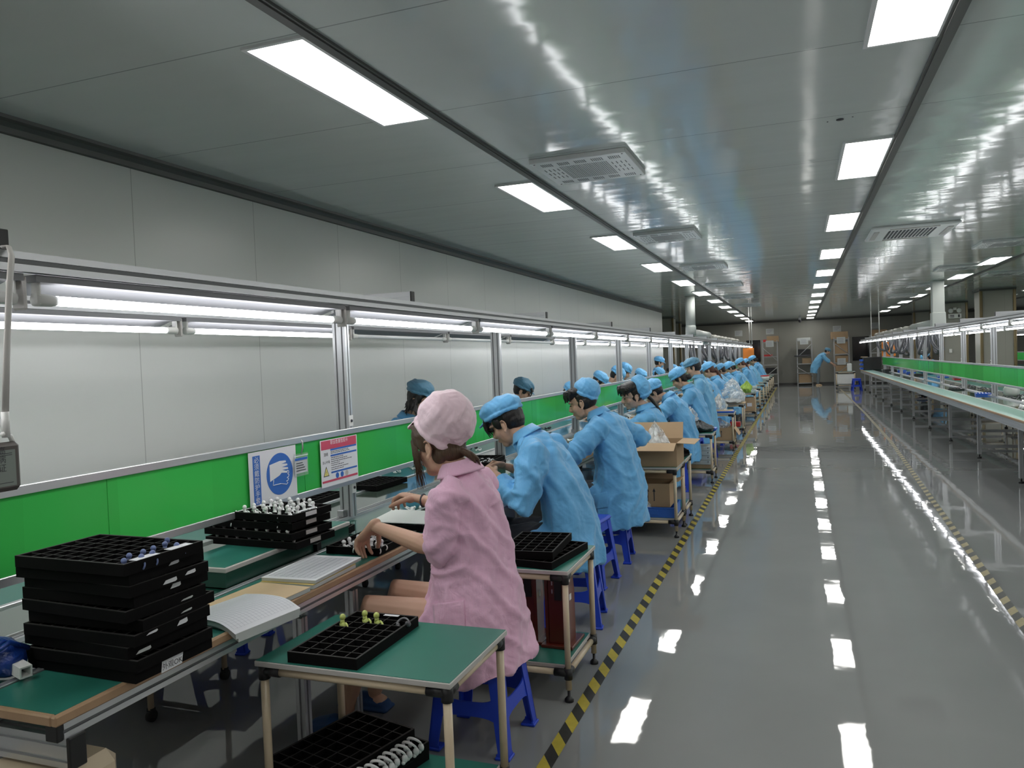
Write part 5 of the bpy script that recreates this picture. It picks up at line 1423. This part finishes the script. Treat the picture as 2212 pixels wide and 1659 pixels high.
    if style == 'bangs':
        for k in range(9):
            y = -.052 + k * .013; hr.tube([H(.03, y * .7, .10), H(.080, y, .078), H(.100, y * 1.05, .050), H(.102, y * 1.1, .020)], [.014 * sc, .015 * sc, .012 * sc, .006 * sc], 8, round_ends=True)
            for q_ in range(6):
                y2 = y + rnd.uniform(-.008, .008); hf.tube([H(.085, y2, .080), H(.104, y2 * 1.05, .052), H(.108, y2 * 1.1, .028), H(.102, y2 * 1.12 + rnd.uniform(-.004, .004), -.006 + rnd.uniform(-.02, .012))], [.004 * sc, .0035 * sc, .0026 * sc, .0008], 5)
        he((.03, 0, .088), (.055, .066, .028)); he((-.060, 0, -.030), (.040, .058, .032))
        for s in (-1, 1): he((.022, s * .066, .025), (.028, .014, .040))
    if style == 'messy':
        r_ = random.Random(5)
        he((.045, 0, .080), (.066, .082, .048)); he((.0, 0, .085), (.085, .085, .045)); he((-.03, 0, .0), (.075, .086, .070))
        for k in range(26):
            a = r_.uniform(-1.5, 1.5); c0 = H(.02 + .05 * math.cos(a), .072 * math.sin(a), .09); c1 = H(.03 + .085 * math.cos(a), .092 * math.sin(a), .060 + r_.uniform(-.03, .03))
            hr.tube([c0, (c0 + c1) * .5 + HF @ V((0.012, 0, .018)), c1], [.016 * sc, .013 * sc, .004 * sc], 7, round_ends=True)
    if style in ('long', 'ponytail', 'bun', 'pink', 'wavy'):
        he((-.020, 0, .050), (.095, .084, .075)); he((.030, 0, .075), (.062, .068, .042))
        for s in (-1, 1): he((.014, s * .070, .025), (.034, .016, .046))
        he((-.060, 0, -.03), (.045, .066, .050))
    if style == 'ponytail':
        P0 = H(-.10, 0, -.02); hr.tube([P0, P0 + V((.06, .03, -.05)), P0 + V((.12, .05, -.20)), P0 + V((.15, .05, -.38))], [(.028, .028), (.035, .03), (.033, .025), (.012, .01)], 12, round_ends=True)
    if style == 'bun': he((-.125, .0, -.035), (.042, .045, .042)); 
    if style == 'wavy':
        r_ = random.Random(9)
        for k in range(60):
            a = r_.uniform(1.2, 5.1); c0 = H(.055 * math.cos(a) - .02, .075 * math.sin(a), .02); L = r_.uniform(.10, .17)
            out = HF @ V((math.cos(a), math.sin(a), 0)); w_ = r_.uniform(0, 6)
            pts = [c0 + V((0, 0, -L * q / 5)) + out * (.012 * q + .007 * math.sin(w_ + q * 1.9)) for q in range(6)]
            hr.tube(pts, [.012, .012, .011, .009, .007, .003], 6, round_ends=True)
    if style == 'pink':
        r_ = random.Random(3)
        for s in (-1, 1):
            for k in range(70):
                u = r_.random(); u = .35 + .65 * u; c0 = H(.035 + .045 * u, s * (.050 - .022 * u), .088 - .01 * u)
                c1 = H(.036 + .05 * u, s * (.076 - .016 * u), .03); L = r_.uniform(.05, .13)
                hf.tube([c0, c1, H(.034 + .048 * u + r_.uniform(-.01, .01), s * (.078 - .014 * u), -.02), H(.030 + .052 * u + r_.uniform(-.014, .014), s * (.070 + r_.uniform(-.006, .008)), -.03 - L)], [.0035, .0026, .0018, .0006], 5)
        for s in (-1, 1): he((.036, s * .062, .040), (.040, .018, .050)); he((-.030, s * .048, -.040), (.034, .022, .036))
        he((-.01, 0, .06), (.10, .084, .065)); he((.045, 0, .078), (.058, .066, .040))
        for s in (-1, 1):
            for k in range(8): hr.tube([H(.06 - .012 * k, s * .068, .085), H(.035 - .014 * k, s * .080, .045), H(-.01 - .006 * k, s * .078, .018), H(-.045, s * .066, -.012)], [.008, .009, .009, .006], 6, round_ends=True)
        # low tied tail under the cap
        P0 = H(-.105, 0, -.045)
        for k in range(11):
            q = V((r_.uniform(-.010, .010), r_.uniform(-.014, .014), r_.uniform(-.010, .008)))
            hr.tube([P0, P0 + V((.026, .016, -.012)) + q, P0 + V((.042, .038, -.034)) + q * 1.6, P0 + V((.044, .055, -.070)) + q * 2], [.014, .011, .007, .002], 6, round_ends=True)
    if g('tail'):
        P0 = H(-.12, 0, -.03); hr.tube([P0, P0 + V((.06, .02, -.06)), P0 + V((.13, .03, -.16)), P0 + V((.17, .03, -.26))], [.022, .018, .014, .005], 10, round_ends=True)
    C(hr, 'hair', hm_, .0035 if lod == 0 else .006, 1)
    if hf.v: build(hf, 'hair_strands', hm_, o)
    # cap
    cs = g('cap', 'flat')
    if cs:
        cb = MB(); cc = g('capc', (-.02, 0, .085)); cr = g('capr', (.125, .105, .075)); tl = g('captilt', 0.0)
        CM = HF @ Matrix.Rotation(tl, 3, 'Y')
        cm_ = lambda x, y, z: hc + HF @ (V(cc) * hs) + CM @ V((x, y, z)) * hs
        cb.ell(cm_(0, 0, 0), tuple(q * sc for q in cr), 28, 18, M=CM)
        zb = -cr[2] * .50
        ring = [(cr[0] * .87 * math.cos(a), cr[1] * .87 * math.sin(a), zb) for a in [i * PI / 14 for i in range(29)]]
        cb.tube([cm_(*q) for q in ring], .013 * sc, 8, caps=False)
        BMf = HF @ Matrix.Rotation(g('brimtilt', tl), 3, 'Y'); b0 = cm_(cr[0] * .80, 0, zb)
        bm_ = lambda x, y, z: b0 + BMf @ V((x - cr[0] * .80, y, z - zb)) * hs
        if g('brim', 1):
            nb = 16; vs = []
            for th in (0, .0075):
                for i in range(nb + 1):
                    a = -1.15 + 2.3 * i / nb
                    vs.append(bm_(cr[0] * .80 * math.cos(a), cr[1] * .82 * math.sin(a), zb + th))
                for i in range(nb + 1):
                    a = 1.15 - 2.3 * i / nb; ex = g('brim', 1) * .062 * math.cos(a * 1.25)
                    vs.append(bm_((cr[0] * .80 + ex) * math.cos(a), cr[1] * .84 * math.sin(a) * 1.02, zb + th - ex * .38))
            m2 = 2 * (nb + 1)
            fs = []
            for o2 in (0, m2):
                for i in range(nb): fs.append((o2 + i, o2 + i + 1, o2 + m2 - 2 - i, o2 + m2 - 1 - i))
            for i in range(m2): fs.append((i, (i + 1) % m2, (i + 1) % m2 + m2, i + m2))
            cb.add(vs, fs)
        rs = np.random.RandomState(g('seed', 1)); ph = rs.uniform(0, 6, 6)
        def cf(p, ph=ph):
            q = (p - np.array(hc[:])); X, Y, Z = q[:, 0], q[:, 1], q[:, 2]
            return .0042 * ((.5 + .5 * np.sin(X * 62 + Y * 34 + 2.5 * np.sin(Z * 30 + ph[0]) + ph[1])) ** 2 + .8 * (.5 + .5 * np.sin(Y * 80 - Z * 66 + 2.5 * np.sin(X * 38 + ph[2]))) ** 3 + .25 * np.sin(X * 150 + ph[3] + 3 * np.sin(Y * 60)) * np.sin(Z * 140 + ph[4]) - .6)
        C(cb, 'cap', g('capm', M_capblue), .0045 if lod == 0 else .007, 2, cf)
    # smock
    cl = MB(); A = g('coat', 1.0)
    st = g('torso')           # list of (x, z, half depth, half width)
    if st is None:
        st = []
        h0 = g('hemu', -.42)
        for u, a, w in ((h0, .165, .235), (h0 * .68, .165, .235), (-.10, .165, .235), (.20, .15, .225), (.50, .135, .215), (.78, .125, .21), (.93, .095, .165), (1.02, .062, .072)):
            if u < 0: p = V((hip.x + .02 - .02 * u, 0, hip.z + .0 + u * .52)); 
            else: p = hip.lerp(neck, u) + V(g('bow', (.04, 0, 0))) * math.sin(min(1, u) * PI)
            st.append((p.x, p.z, a, w))
    yc = g('yc', 0)
    cl.tube([V((x, yc, z)) for x, z, a, w in st], [(a, w) for x, z, a, w in st], 30, ref=(1, 0, 0))
    cuffs = g('cuff', 1.0)
    for sd in 'LR':
        sh, el, wr = V(g('sh' + sd)), V(g('el' + sd)), V(g('wr' + sd))
        k = g('sleeve', 1.0)
        cl.ell(sh - V((0, 0, .01)), (.078 * k, .07 * k, .07 * k), 14, 9)
        ins = sh.lerp(neck, .35)
        if cuffs >= .99: cl.tube([ins, sh, sh.lerp(el, .5), el, el.lerp(wr, .45), el.lerp(wr, .86)], [.06 * k, .082 * k, .085 * k, .078 * k, .066 * k, .046 * k], 18, round_ends=False)
        else: cl.tube([ins, sh, sh.lerp(el, .45), sh.lerp(el, .88), el.lerp(wr, cuffs * .55), el.lerp(wr, cuffs)], [.06 * k, .082 * k, .086 * k, .090 * k, .082 * k, .050 * k], 18, round_ends=False)
    # collar
    cd = (neck - hip).normalized(); cn = neck + V((0, 0, -.012))
    cl.tube([cn - cd * .03, cn + (hc - neck).normalized() * .012], [.078 * sc, .070 * sc], 22)
    # fold-over collar
    ca = ((hc - neck).normalized() * .6 + cd * .4 + V((.25, 0, 0))).normalized(); cu = V((0, 1, 0)); cw = ca.cross(cu).normalized(); nn = 28
    prof = [(.058, .034), (.066, .040), (.090, -.004), (.094, -.012), (.088, -.010), (.060, .026)]
    vs = []; m_ = len(prof)
    for i in range(nn):
        a_ = 2 * PI * i / nn
        for r_, h_ in prof:
            r2 = r_ * sc * (1 + .03 * math.sin(3 * a_)); vs.append(neck + (cu * math.sin(a_) * r2 * 1.05 + cw * math.cos(a_) * r2) + ca * (h_ * sc + .004))
    fs = [(i * m_ + k, i * m_ + (k + 1) % m_, ((i + 1) % nn) * m_ + (k + 1) % m_, ((i + 1) % nn) * m_ + k) for i in range(nn) for k in range(m_)]
    col_o = build(MB().add(vs, fs, 0, True), 'collar', g('smock', M_smock), o)
    # coat over the lap
    kn = V(g('knee', (-.42, 0, .50)))
    lap = g('lap', .45)
    for s in (-1, 1):
        hp = hip + V((0, s * .10, 0)); q = hp.lerp(kn + V((0, s * .12, 0)), lap)
        cl.tube([hp, q], [(.115, .12), (.105, .115)], 16, round_ends=True)
    els = [tuple(V(g('el' + s))) + (.12,) for s in 'LR']; shs = [tuple(V(g('sh' + s)) - V((0, 0, .06))) + (.18,) for s in 'LR']
    fo = cloth_folds(g('famp', .010) * 1.25, g('seed', 1), els, shs)
    if g('hemtilt'):
        fo0 = fo
    sm_ = remesh(cl, 'smock', g('smock', M_smock), .0075 if lod == 0 else .012, 5, fo)
    if g('hemtilt') is not None:
        n = len(sm_.vertices); co = np.empty(n * 3); sm_.vertices.foreach_get('co', co); co = co.reshape(-1, 3)
        w = np.clip((hip.z + .05 - co[:, 2]) / .3, 0, 1); co[:, 2] += w * (co[:, 0] - hip.x) * g('hemtilt')
        sm_.vertices.foreach_set('co', co.ravel()); sm_.update()
    smo = raw('smock', sm_, o)
    # trousers and shoes
    if g('pants', M_pants) is not None:
        tr_ = MB(); pl = g('plen', .92)
        for s in (-1, 1):
            kn2 = kn + V((0, s * .12, 0)); an = V(g('ankle', (-.40, 0, .08))) + V((0, s * .12, 0)); hp = hip + V((0, s * .09, -.01))
            tr_.tube([hp, hp * .5 + kn2 * .5, kn2, kn2.lerp(an, .5), kn2.lerp(an, pl)], [.100, .090, .076, .068, .058], 16, round_ends=True)
        C(tr_, 'trousers', g('pants', M_pants), .008 if lod == 0 else .014, 3, cloth_folds(.008, 77))
    for s in (-1, 1):
        an = V(g('ankle', (-.40, 0, .08))) + V((0, s * .12, 0))
        sb = MB(); sb.tube([an + V((.055, 0, -.055)), an + V((0, 0, -.05)), an + V((-.07, 0, -.048)), an + V((-.15, 0, -.056))], [(.018, .036), (.030, .042), (.034, .050), (.018, .038)], 14, ref=(0, 0, 1), round_ends=True)
        sb.box(an.x - .18, an.x + .08, an.y - .048, an.y + .048, .0, .022, .01)
        C(sb, 'shoe', g('shoe', M_slip), .006 if lod == 0 else .01, 1)
    return o

def loc_(base, pts):
    b = Vector(base); return {k: (tuple(Vector(v) - b) if isinstance(v, tuple) and k in KEYS else v) for k, v in pts.items()}
KEYS = {'hip', 'neck', 'head', 'shL', 'shR', 'elL', 'elR', 'wrL', 'wrR', 'knee', 'ankle'}

# the worker in pink
base = (-1.25, 2.95, 0)
tors = [(-.045, .30, .240, .285), (-.045, .42, .220, .27), (-.035, .56, .20, .245), (-.04, .70, .165, .205), (-.05, .84, .150, .190), (-.065, .96, .135, .190), (-.078, 1.04, .110, .165), (-.088, 1.10, .070, .085)]
pink = person('worker in a pink smock and big pink cap reaching into a tray', base, loc_(base, dict(
    hip=(-1.25, 2.95, .50), neck=(-1.345, 2.95, 1.10), head=(-1.435, 2.95, 1.215), fd=(-.94, .24, -.20), shL=(-1.325, 2.79, 1.03), elL=(-1.375, 2.775, .81), wrL=(-1.725, 2.87, .875),
    shR=(-1.325, 3.11, 1.03), elR=(-1.43, 3.19, .86), wrR=(-1.66, 3.20, .93), hdL=(-.70, .28, -.62), hnL=(-.25, .15, -.95), curlL=.50, hdR=(-.82, .15, .12), hnR=(-.15, -.10, -.98), curlR=.62,
    knee=(-1.72, 2.93, .54), ankle=(-1.85, 2.91, .085), hs=1.10, vox=.0038, hair='pink', hairm=M_hairbr, torso=tors, cuff=.10, smock=M_pink, capm=M_pinkcap, capc=(-.060, 0, .084), capr=(.115, .110, .116), captilt=-.85, brimtilt=.02, brim=1.45,
    pants=None, lap=.28, famp=.013, seed=4, arm=1.0, sleeve=.92, hemtilt=.22)))
# patch pocket and watch
def cam_ray(px, py): return (R3 @ Vector((px - 1106, -(py - 829.5), -1675.6))).normalized()
def project_patch(target, name, m, corners, n=14, off=.003, dirv=Vector((1, 0, 0)), parent=None, base=(0, 0, 0)):
    # sew a patch onto the coat: corner directions seen from eye height in the aisle
    eye = Vector((0, 0, 1.55)) - Vector(base)
    corners = [eye + cam_ray(*q) for q in corners]
    me = target.data; bv = BVHTree.FromPolygons([v.co[:] for v in me.vertices], [p.vertices[:] for p in me.polygons])
    a, b_, c, d = [Vector(q) for q in corners]; vs = []; fs = []
    for i in range(n + 1):
        for j in range(n + 1):
            p = a.lerp(b_, i / n).lerp(d.lerp(c, i / n), j / n)
            dirv = (p - eye).normalized(); hit = bv.ray_cast(eye, dirv)
            vs.append((hit[0] + hit[1] * off) if hit[0] is not None else p)
    for i in range(n):
        for j in range(n): k = i * (n + 1) + j; fs.append((k, k + 1, k + n + 2, k + n + 1))
    o = build(MB().add(vs, fs, 0, True), name, m, parent or target, fixn=False)
    md = o.modifiers.new('t', 'SOLIDIFY'); md.thickness = .003; md.offset = 0
    return o
psm = [c for c in pink.children if c.name.startswith('smock')][0]
dv = Vector((-.45, .89, 0)).normalized()
project_patch(psm, 'pocket', M_pink, ((936, 1305), (1003, 1296), (1006, 1362), (941, 1368)), parent=psm, base=(-1.25, 2.95, 0))
wb = MB(); wp = Vector((-.40, .25, .925)); wb.tube([wp + Vector((0, .031 * math.cos(a), .028 * math.sin(a))) for a in [i * .35 for i in range(19)]], (.0045), 6)
build(wb, 'wristband', M_ink, pink)

# the man behind her
base = (-1.30, 4.45, 0)
man2 = person('bent worker in blue smock with a black fringe, next behind the pink worker', base, loc_(base, dict(
    hip=(-1.32, 4.45, .50), neck=(-1.575, 4.45, 1.095), head=(-1.700, 4.45, 1.170), fd=(-.86, .02, -.50), shL=(-1.46, 4.25, 1.015), elL=(-1.50, 4.13, .735), wrL=(-1.715, 4.28, .875), shR=(-1.46, 4.65, 1.015), elR=(-1.56, 4.72, .77), wrR=(-1.735, 4.54, .89),
    hdL=(-.8, .35, .25), hnL=(-.1, .6, -.6), curlL=.85, hdR=(-.8, -.35, .2), hnR=(-.1, -.6, -.6), curlR=.85, bow=(.085, 0, .0), hs=1.09, vox=.0042, hair='bangs', knee=(-1.80, 4.45, .50), ankle=(-1.78, 4.45, .08),
    capc=(-.015, 0, .095), capr=(.130, .112, .066), captilt=-.12, brim=.95, famp=.012, seed=11, sleeve=1.12, lap=.25, hemtilt=.1, hemu=-.36)))
base = (-1.30, 5.85, 0)
man3 = person('tall worker in blue smock with raised right elbow and cap far back', base, loc_(base, dict(
    hip=(-1.33, 5.85, .52), neck=(-1.475, 5.85, 1.115), head=(-1.60, 5.85, 1.21), fd=(-.92, -.05, -.32), shL=(-1.42, 5.65, 1.03), elL=(-1.60, 5.50, .84), wrL=(-1.88, 5.62, .83), shR=(-1.42, 6.05, 1.03), elR=(-1.22, 6.25, .90), wrR=(-1.46, 6.28, .82),
    hdL=(-.9, .2, -.2), bow=(.06, 0, 0), hs=1.07, vox=.0045, hair='messy', knee=(-1.78, 5.85, .50), ankle=(-1.75, 5.85, .08), capc=(-.075, 0, .080), capr=(.097, .102, .082), captilt=-.75, brim=0,
    torso=[(-.02, .27, .20, .27), (-.02, .42, .20, .27), (-.02, .58, .19, .25), (-.035, .75, .165, .235), (-.065, .92, .145, .23), (-.10, 1.02, .125, .21), (-.14, 1.08, .095, .16), (-.17, 1.115, .062, .075)],
    famp=.011, seed=21, sleeve=1.05, lap=.3, hemtilt=.1)))
s3 = [c for c in man3.children if c.name.startswith('smock')][0]
project_patch(s3, 'pocket', M_smock, ((1283, 1068), (1312, 1062), (1314, 1096), (1286, 1100)), parent=s3, base=(-1.30, 5.85, 0))
base = (-1.30, 7.55, 0)
person('laughing worker with thick black hair looking back, cap pushed behind the head', base, loc_(base, dict(
    hip=(-1.30, 7.55, .50), neck=(-1.43, 7.55, 1.04), head=(-1.545, 7.50, 1.175), fd=(-.80, -.45, -.30), roll=-.15, shL=(-1.36, 7.36, .96), elL=(-1.60, 7.25, .82), wrL=(-1.88, 7.35, .80), shR=(-1.36, 7.75, .96), elR=(-1.55, 7.85, .80), wrR=(-1.85, 7.75, .80),
    bow=(.06, 0, 0), hs=1.10, vox=.0055, hair='messy', tail=1, capc=(-.095, 0, .045), capr=(.085, .11, .115), brim=0, famp=.011, seed=31, lod=0, skin=M_skin2)))
base = (-1.30, 9.40, 0)
person('bent worker in blue smock with head low beside the laughing one', base, loc_(base, dict(
    hip=(-1.33, 9.40, .50), neck=(-1.50, 9.40, 1.05), head=(-1.66, 9.37, 1.10), fd=(-.75, -.1, -.66), shL=(-1.43, 9.21, .98), elL=(-1.60, 9.10, .80), wrL=(-1.88, 9.20, .80), shR=(-1.43, 9.59, .98), elR=(-1.60, 9.70, .80), wrR=(-1.88, 9.55, .80),
    bow=(.08, 0, 0), hs=1.10, vox=.006, hair='short', capc=(-.03, 0, .085), capr=(.12, .105, .075), brim=.5, captilt=-.3, famp=.011, seed=35)))

# generic seated variants (local frame, facing -x), reused down the line
def variant(lean, headdz, **kw):
    nx = -lean; nz = .50 + math.sqrt(max(.1, .60 ** 2 - lean ** 2))
    d = dict(hip=(0, 0, .50), neck=(nx, 0, nz), head=(nx - .10 - lean * .15, 0, nz + .12 + headdz), shL=(nx + .07, -.19, nz - .075), shR=(nx + .07, .19, nz - .075),
             elL=(nx - .08, -.27, .78), elR=(nx - .10, .27, .79), wrL=(nx - .32, -.16, .84), wrR=(nx - .32, .14, .84), bow=(.05, 0, 0), hs=1.08, vox=.009, lod=1, famp=.011)
    d.update(kw); return d
va = person('worker with black hair bun and a patched blue cap', (-1.36, 11.35, 0), variant(.16, .0, hair='bun', fd=(-.85, -.1, -.5), capc=(-.02, 0, .085), capr=(.125, .115, .08), brim=.6, seed=41, vox=.007))
tag(va, 'worker with a black hair bun and a patched blue cap', 'person')
hb_ = Vector((-.16 - .10 - .024, 0, 0))
tv = person('tall worker in a stiff flat blue cap sitting upright in the middle of the line', (-1.36, 12.1, 0), variant(.06, .06, neck=(-.10, 0, 1.20), head=(-.17, 0, 1.34), shL=(-.04, -.20, 1.11), shR=(-.04, .20, 1.11), elL=(-.12, -.28, .86), elR=(-.12, .28, .86), hair='short', fd=(-.93, 0, -.30), smock=M_smock2, capm=M_capdull, capc=(-.0, 0, .09), capr=(.118, .105, .068), brim=1.0, seed=43, vox=.007))
vb = person('worker in blue smock with a drooping cap and low dark hair behind the tall one', (-1.36, 13.9, 0), variant(.20, -.02, hair='long', fd=(-.8, 0, -.6), seed=51))
vc = person('worker in blue smock with a long brown ponytail far down the line', (-1.33, 23.0, 0), variant(.14, .02, hair='ponytail', hairm=M_hairred, fd=(-.85, 0, -.5), seed=52))
vd = person('worker in blue smock with a puffy cap leaning over the line', (-1.35, 16.8, 0), variant(.24, .0, hair='short', fd=(-.75, -.05, -.66), smock=M_smock2, seed=53, capr=(.13, .11, .085)))
near = [(vc, 15.3, 'worker with a ponytail and thin glasses behind the large white bag'), (vb, 18.3, 'worker with a rounded cap and dark hair above the large white bag'), (va, 19.8, 'worker with a hair bun half hidden by the rounded cap worker'),
        (vd, 21.4, 'worker sitting just before the brown ponytail worker'), (vb, 25.2, 'worker behind the brown ponytail'), (vd, 27.4, 'worker with raised cap near the orange sheet'), (va, 29.6, 'small distant worker near the end of the left line'), (vd, 31.8, 'last worker at the far end of the left line, head lowered')]
def clone_person(src, loc, rz, label): 
    o = dup(src, loc, rz, label)
    k = rnd.uniform(.95, 1.05); o.scale = (k, k * rnd.uniform(.97, 1.04), k)
    return o
for src, y, l in near: clone_person(src, (-1.35 + rnd.uniform(-.04, .04), y, 0), rnd.uniform(-.35, .35), l)
# the far side of the line: facing +x
pa = person('worker with wavy black shoulder-length hair and an earring across the line', (-3.42, 6.05, 0), dict(variant(.20, .04), hip=(0, 0, .52), neck=(-.19, 0, 1.10), head=(-.31, 0, 1.245), fd=(-.93, .0, -.28), shL=(-.12, -.18, 1.02), shR=(-.12, .18, 1.02), hair='wavy', lod=0, vox=.0055, hs=1.06, seed=61, capc=(-.02, 0, .105), capr=(.118, .104, .066), capm=M_capdull, brim=1.25, captilt=.02), PI)
pb = person('far side worker in a dull blue cap looking down, fringe over the eyes', (-3.42, 8.8, 0), dict(variant(.22, .0), neck=(-.18, 0, 1.07), head=(-.28, 0, 1.185), fd=(-.85, -.2, -.45), hair='bangs', lod=0, vox=.006, hs=1.06, seed=62, capm=M_capdull, capr=(.125, .105, .075)), PI)
far = [(vd, 10.5, -.12, 'far side worker bent low, only the top of the cap visible'), (vb, 12.3, -.02, 'far side worker with a puffy cap in front of the third post'), (vd, 13.3, .0, 'far side worker with a smooth cap right behind the puffy one'), (va, 14.4, .02, 'far side worker with cap partly hidden by a post'),
       (vb, 15.8, -.08, 'far side worker low behind the screen, above the laughing worker'), (vd, 18.0, .0, 'far side worker leaning beside the masked one'), (vb, 22.1, .03, 'far side worker with a peaked cap beyond the masked one'), (va, 20.6, -.02, 'far side worker directly beside the masked one'), (vd, 27.0, .0, 'far side worker near the hoses'), (vc, 28.6, .0, 'second far side worker near the hoses')]
for src, y, dz, l in far: clone_person(src, (-3.40, y, dz), PI + rnd.uniform(-.25, .25), l)
pm = person('standing far side worker with a pale blue face mask', (-3.42, 19.3, 0), dict(variant(.10, .05), neck=(-.10, 0, 1.22), head=(-.16, 0, 1.37), shL=(-.03, -.19, 1.13), shR=(-.03, .19, 1.13), hair='short', fd=(-.9, -.3, -.25), seed=66), PI)
HFm = head_frame(Vector((-.16, 0, 1.37)), (-.9, -.3, -.25))
mk = MB(); mk.ell(Vector((-.16, 0, 1.37)) + HFm @ Vector((.065, 0, -.06)), (.045, .062, .050), 14, 9, M=HFm); build(mk, 'face_mask', M_capblue, pm)
clone_person(vb, (3.72, 25.0, 0), .15, 'lone worker behind the right green screen')
# person bending at the right rack, side-on, facing +x
bp_ = person('person in blue smock and grey trousers bending towards the right rack at the back', (.70, 36.1, 0), dict(hip=(0, 0, .92), neck=(-.30, 0, 1.36), head=(-.43, 0, 1.45), fd=(-.9, 0, -.4), shL=(-.22, -.18, 1.30), shR=(-.22, .18, 1.30), elL=(-.42, -.20, 1.06), elR=(-.42, .20, 1.06), wrL=(-.66, -.12, .92), wrR=(-.62, .12, .90),
    knee=(-.04, 0, .50), ankle=(.0, 0, .08), hs=1.05, vox=.010, lod=1, hair='short', cuff=.4, torso=[(.12, .55, .17, .24), (.09, .75, .19, .25), (.02, .95, .18, .24), (-.08, 1.12, .16, .23), (-.18, 1.25, .14, .22), (-.27, 1.34, .10, .17), (-.31, 1.37, .06, .07)], pants=M_pantsg, shoe=M_kraft, lap=.0, smock=M_smock2, capm=M_capdull, seed=71), PI)

cb = MB(); cb.box(-.17, .17, -.18, .18, .18, .47, .03); cb.box(-.20, .05, -.19, .12, .10, .30, .04)
tag(raw('draped_smock', remesh(cb, 'draped_smock', M_smock, .012, 6, cloth_folds(.02, 91)), loc=(-3.36, 2.98, 0)), 'blue smock thrown over the stool on the far side, seen under the bench', 'smock')
